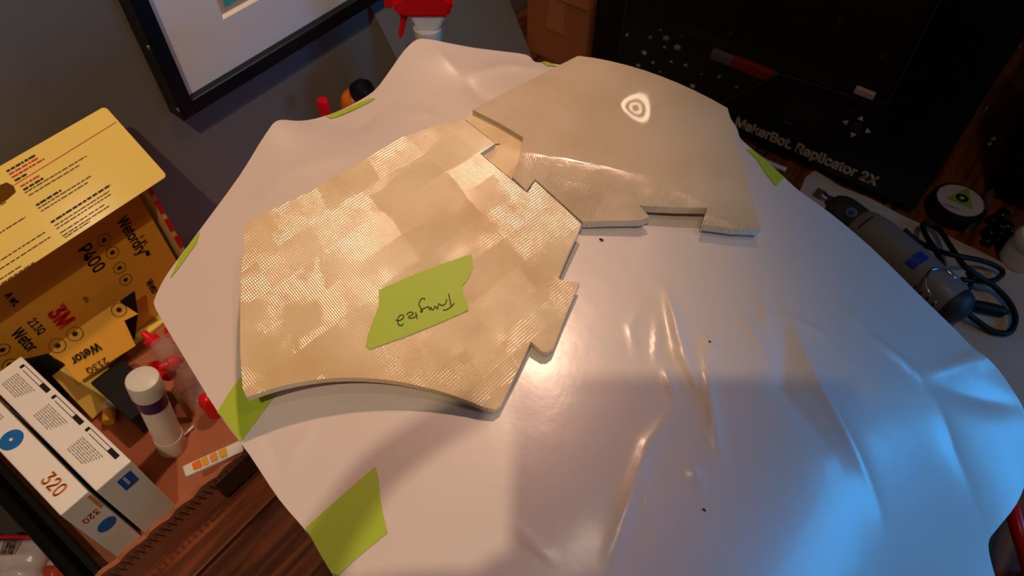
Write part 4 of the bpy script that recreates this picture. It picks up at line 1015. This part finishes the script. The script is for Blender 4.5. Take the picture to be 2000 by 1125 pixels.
# white jar at the frame's right edge
wj = thing('white_jar', 'rounded white jar beside the packing sheet and black knobs', 'jar')
p = atz(2005, 490, .02); mm = Matrix.Translation((p.x, p.y, 0))
lathe('jar_body', [(.018, .0005), (.022, .004), (.0225, .024), (.020, .032)], M_bottle, wj, mm); lathe('jar_lid', [(.0215, .0322), (.0222, .034), (.0222, .042), (.019, .046), (.004, .047)], M_bottle, wj, mm)
# blue light at the printer's corner, painted as a thin coloured strip
tag(tube('blue_light_streak', [atz(1776,340,.004), atz(1794,312,.004)], .0016, mat('painted_blue_light', (40, 100, 170), .4), seg=6), 'short streak of blue light painted as a strip on the desk by the printer corner', 'strip')
# light showing in the gap under the printer front, built as a white tube
tag(tube('gap_light_tube', catmull([atz(1470,300,.006), atz(1500,318,.006), atz(1535,332,.006)], 5), .0035, M_white, seg=8), 'pale line of light under the printer front, built as a white tube on the desk', 'tube')

# red handled tool and smoked bin at the lower right
bn = thing('smoked_bin', 'smoky clear storage bin beyond the drooping paper edge', 'bin')
bx0, bx1, by0, by1, bh = .245, .42, .235, .43, .075
bm = bmesh.new()
for lo, hi in (((bx0, by0, .0005), (bx1, by1, .003)), ((bx0, by0, .0031), (bx0+.003, by1, bh)), ((bx1-.003, by0, .0031), (bx1, by1, bh)), ((bx0+.0031, by0, .0031), (bx1-.0031, by0+.003, bh)), ((bx0+.0031, by1-.003, .0031), (bx1-.0031, by1, bh))): add_box(bm, lo, hi)
obm('bin_body', bm, M_bin, bn)
bm = bmesh.new()
for lo, hi in (((bx0-.005, by0-.005, bh), (bx0+.004, by1+.005, bh+.004)), ((bx1-.004, by0-.005, bh), (bx1+.005, by1+.005, bh+.004)), ((bx0+.0041, by0-.005, bh), (bx1-.0041, by0+.004, bh+.004)), ((bx0+.0041, by1-.004, bh), (bx1-.0041, by1+.005, bh+.004))): add_box(bm, lo, hi)
obm('bin_rim', bm, M_bin, bn)
pl2 = thing('pliers', 'tool with a red curved handle lying in the smoky bin', 'pliers')
H1 = catmull([atz(1955,945,.09), atz(1975,985,.094), atz(1990,1040,.092), atz(2003,1080,.085), atz(2015,1130,.07)], 5)
tube('handle', H1, [.0060]*len(H1), M_red, pl2, seg=10)
H2 = catmull([atz(2060,945,.085), atz(2055,1000,.09), atz(2045,1060,.085), atz(2035,1130,.07)], 5)
tube('handle', H2, [.0060]*len(H2), M_red, pl2, seg=10)
J = [H1[-1], (H1[-1]+H2[-1])/2+Vector((.0, -.02, -.012)), (H1[-1]+H2[-1])/2+Vector((.0, -.05, -.03))]
tube('jaws', J, [.006, .010, .004], M_darkgrey, pl2, seg=8)

# ================================================================ the photographer's phone and hand, behind the lens
def ph(r, u, w): return CAM+RIGHT*r+UP*u-FWD*w
PM = Matrix.Translation(CAM) @ Matrix((RIGHT, UP, -FWD)).transposed().to_4x4()
phone = thing('phone', 'black phone held level above the paper, its lens taking the picture', 'phone')
bm = bmesh.new(); add_box(bm, (-.030, -.048, .022), (.114, .036, .030), .003, PM); obm('phone_body', bm, M_blackpl, phone)
bm = bmesh.new(); add_box(bm, (-.020, -.045, .0301), (.104, .033, .0306), 0, PM); obm('phone_screen', bm, M_screen, phone)
lathe('lens_bump', [(.008, 0), (.0075, -.0012), (.006, -.0015)], M_darkgrey, phone, PM @ Matrix.Translation((0, 0, .0218)), seg=20)
def make_hand(label, side):
    J = {}; HV = []; HE = []; HR = []
    def jt(n, p, r, frm=None):
        J[n] = len(HV); HV.append(ph(p[0]+(.011 if side > 0 else 0), p[1], p[2])); HR.append(r)
        if frm: HE.append((J[frm], J[n]))
    if side < 0:
        jt('wrist', (-.135, -.150, .075), .024); jt('arm', (-.20, -.27, .12), .030, 'wrist'); jt('arm2', (-.27, -.40, .17), .036, 'arm')
        jt('palm', (-.112, -.100, .056), .026, 'wrist'); jt('palm2', (-.098, -.068, .046), .024, 'palm')
        jt('i1', (-.100, -.030, .040), .0105, 'palm2'); jt('i2', (-.082, .000, .030), .0095, 'i1'); jt('i3', (-.058, .016, .024), .0085, 'i2'); jt('i4', (-.040, .024, .021), .0075, 'i3')
        jt('m1', (-.082, -.046, .034), .0105, 'palm2'); jt('m2', (-.058, -.047, .020), .0092, 'm1'); jt('m3', (-.034, -.048, .014), .0085, 'm2'); jt('m4', (-.016, -.048, .0135), .0075, 'm3')
        jt('r1', (-.078, -.068, .036), .0105, 'palm2'); jt('r2', (-.056, -.069, .022), .0090, 'r1'); jt('r3', (-.036, -.068, .0165), .0080, 'r2'); jt('r4', (-.020, -.066, .0165), .0072, 'r3')
        jt('p1', (-.082, -.090, .044), .0098, 'palm'); jt('p2', (-.064, -.092, .032), .0080, 'p1'); jt('p3', (-.050, -.090, .027), .0072, 'p2'); jt('p4', (-.038, -.087, .026), .0066, 'p3')
        jt('t1', (-.094, -.082, .068), .0125, 'palm'); jt('t2', (-.070, -.060, .058), .0105, 't1'); jt('t3', (-.044, -.042, .046), .0092, 't2'); jt('t4', (-.026, -.030, .0415), .0082, 't3')
    else:
        jt('wrist', (.205, -.095, .078), .024); jt('arm', (.27, -.21, .12), .030, 'wrist'); jt('arm2', (.34, -.35, .17), .036, 'arm')
        jt('palm', (.170, -.050, .058), .027, 'wrist'); jt('palm2', (.152, -.018, .048), .025, 'palm')
        for nm, u, l in (('i', .016, 1.0), ('m', -.002, 1.05), ('r', -.022, 1.0), ('p', -.040, .85)):
            jt(nm+'1', (.138, u*.8, .036), .0105, 'palm2'); jt(nm+'2', (.122, u, .020), .0092, nm+'1'); jt(nm+'3', (.126-.016*l, u, .012), .0080, nm+'2'); jt(nm+'4', (.126-.028*l, u, .0125), .0070, nm+'3')
        jt('t1', (.152, -.032, .070), .0125, 'palm'); jt('t2', (.126, -.012, .058), .0105, 't1'); jt('t3', (.108, -.004, .048), .0092, 't2'); jt('t4', (.096, .002, .0425), .0082, 't3')
    me = bpy.data.meshes.new('person'); me.from_pydata([tuple(v) for v in HV], HE, []); me.update()
    hand = link('person', me, mat('skin', (206, 150, 122), .5, sub=.15))
    sk = hand.modifiers.new('skin', 'SKIN'); sk.use_smooth_shade = True
    for i, r in enumerate(HR): me.skin_vertices[0].data[i].radius = (r, r)
    me.skin_vertices[0].data[J['palm']].use_root = True
    ss = hand.modifiers.new('sub', 'SUBSURF'); ss.levels = 2; ss.render_levels = 2
    tag(hand, label, 'person')
make_hand('bare hand and forearm of the person holding the lens end of the phone', -1)
make_hand('bare hand and forearm of the person holding the far end of the phone', 1)
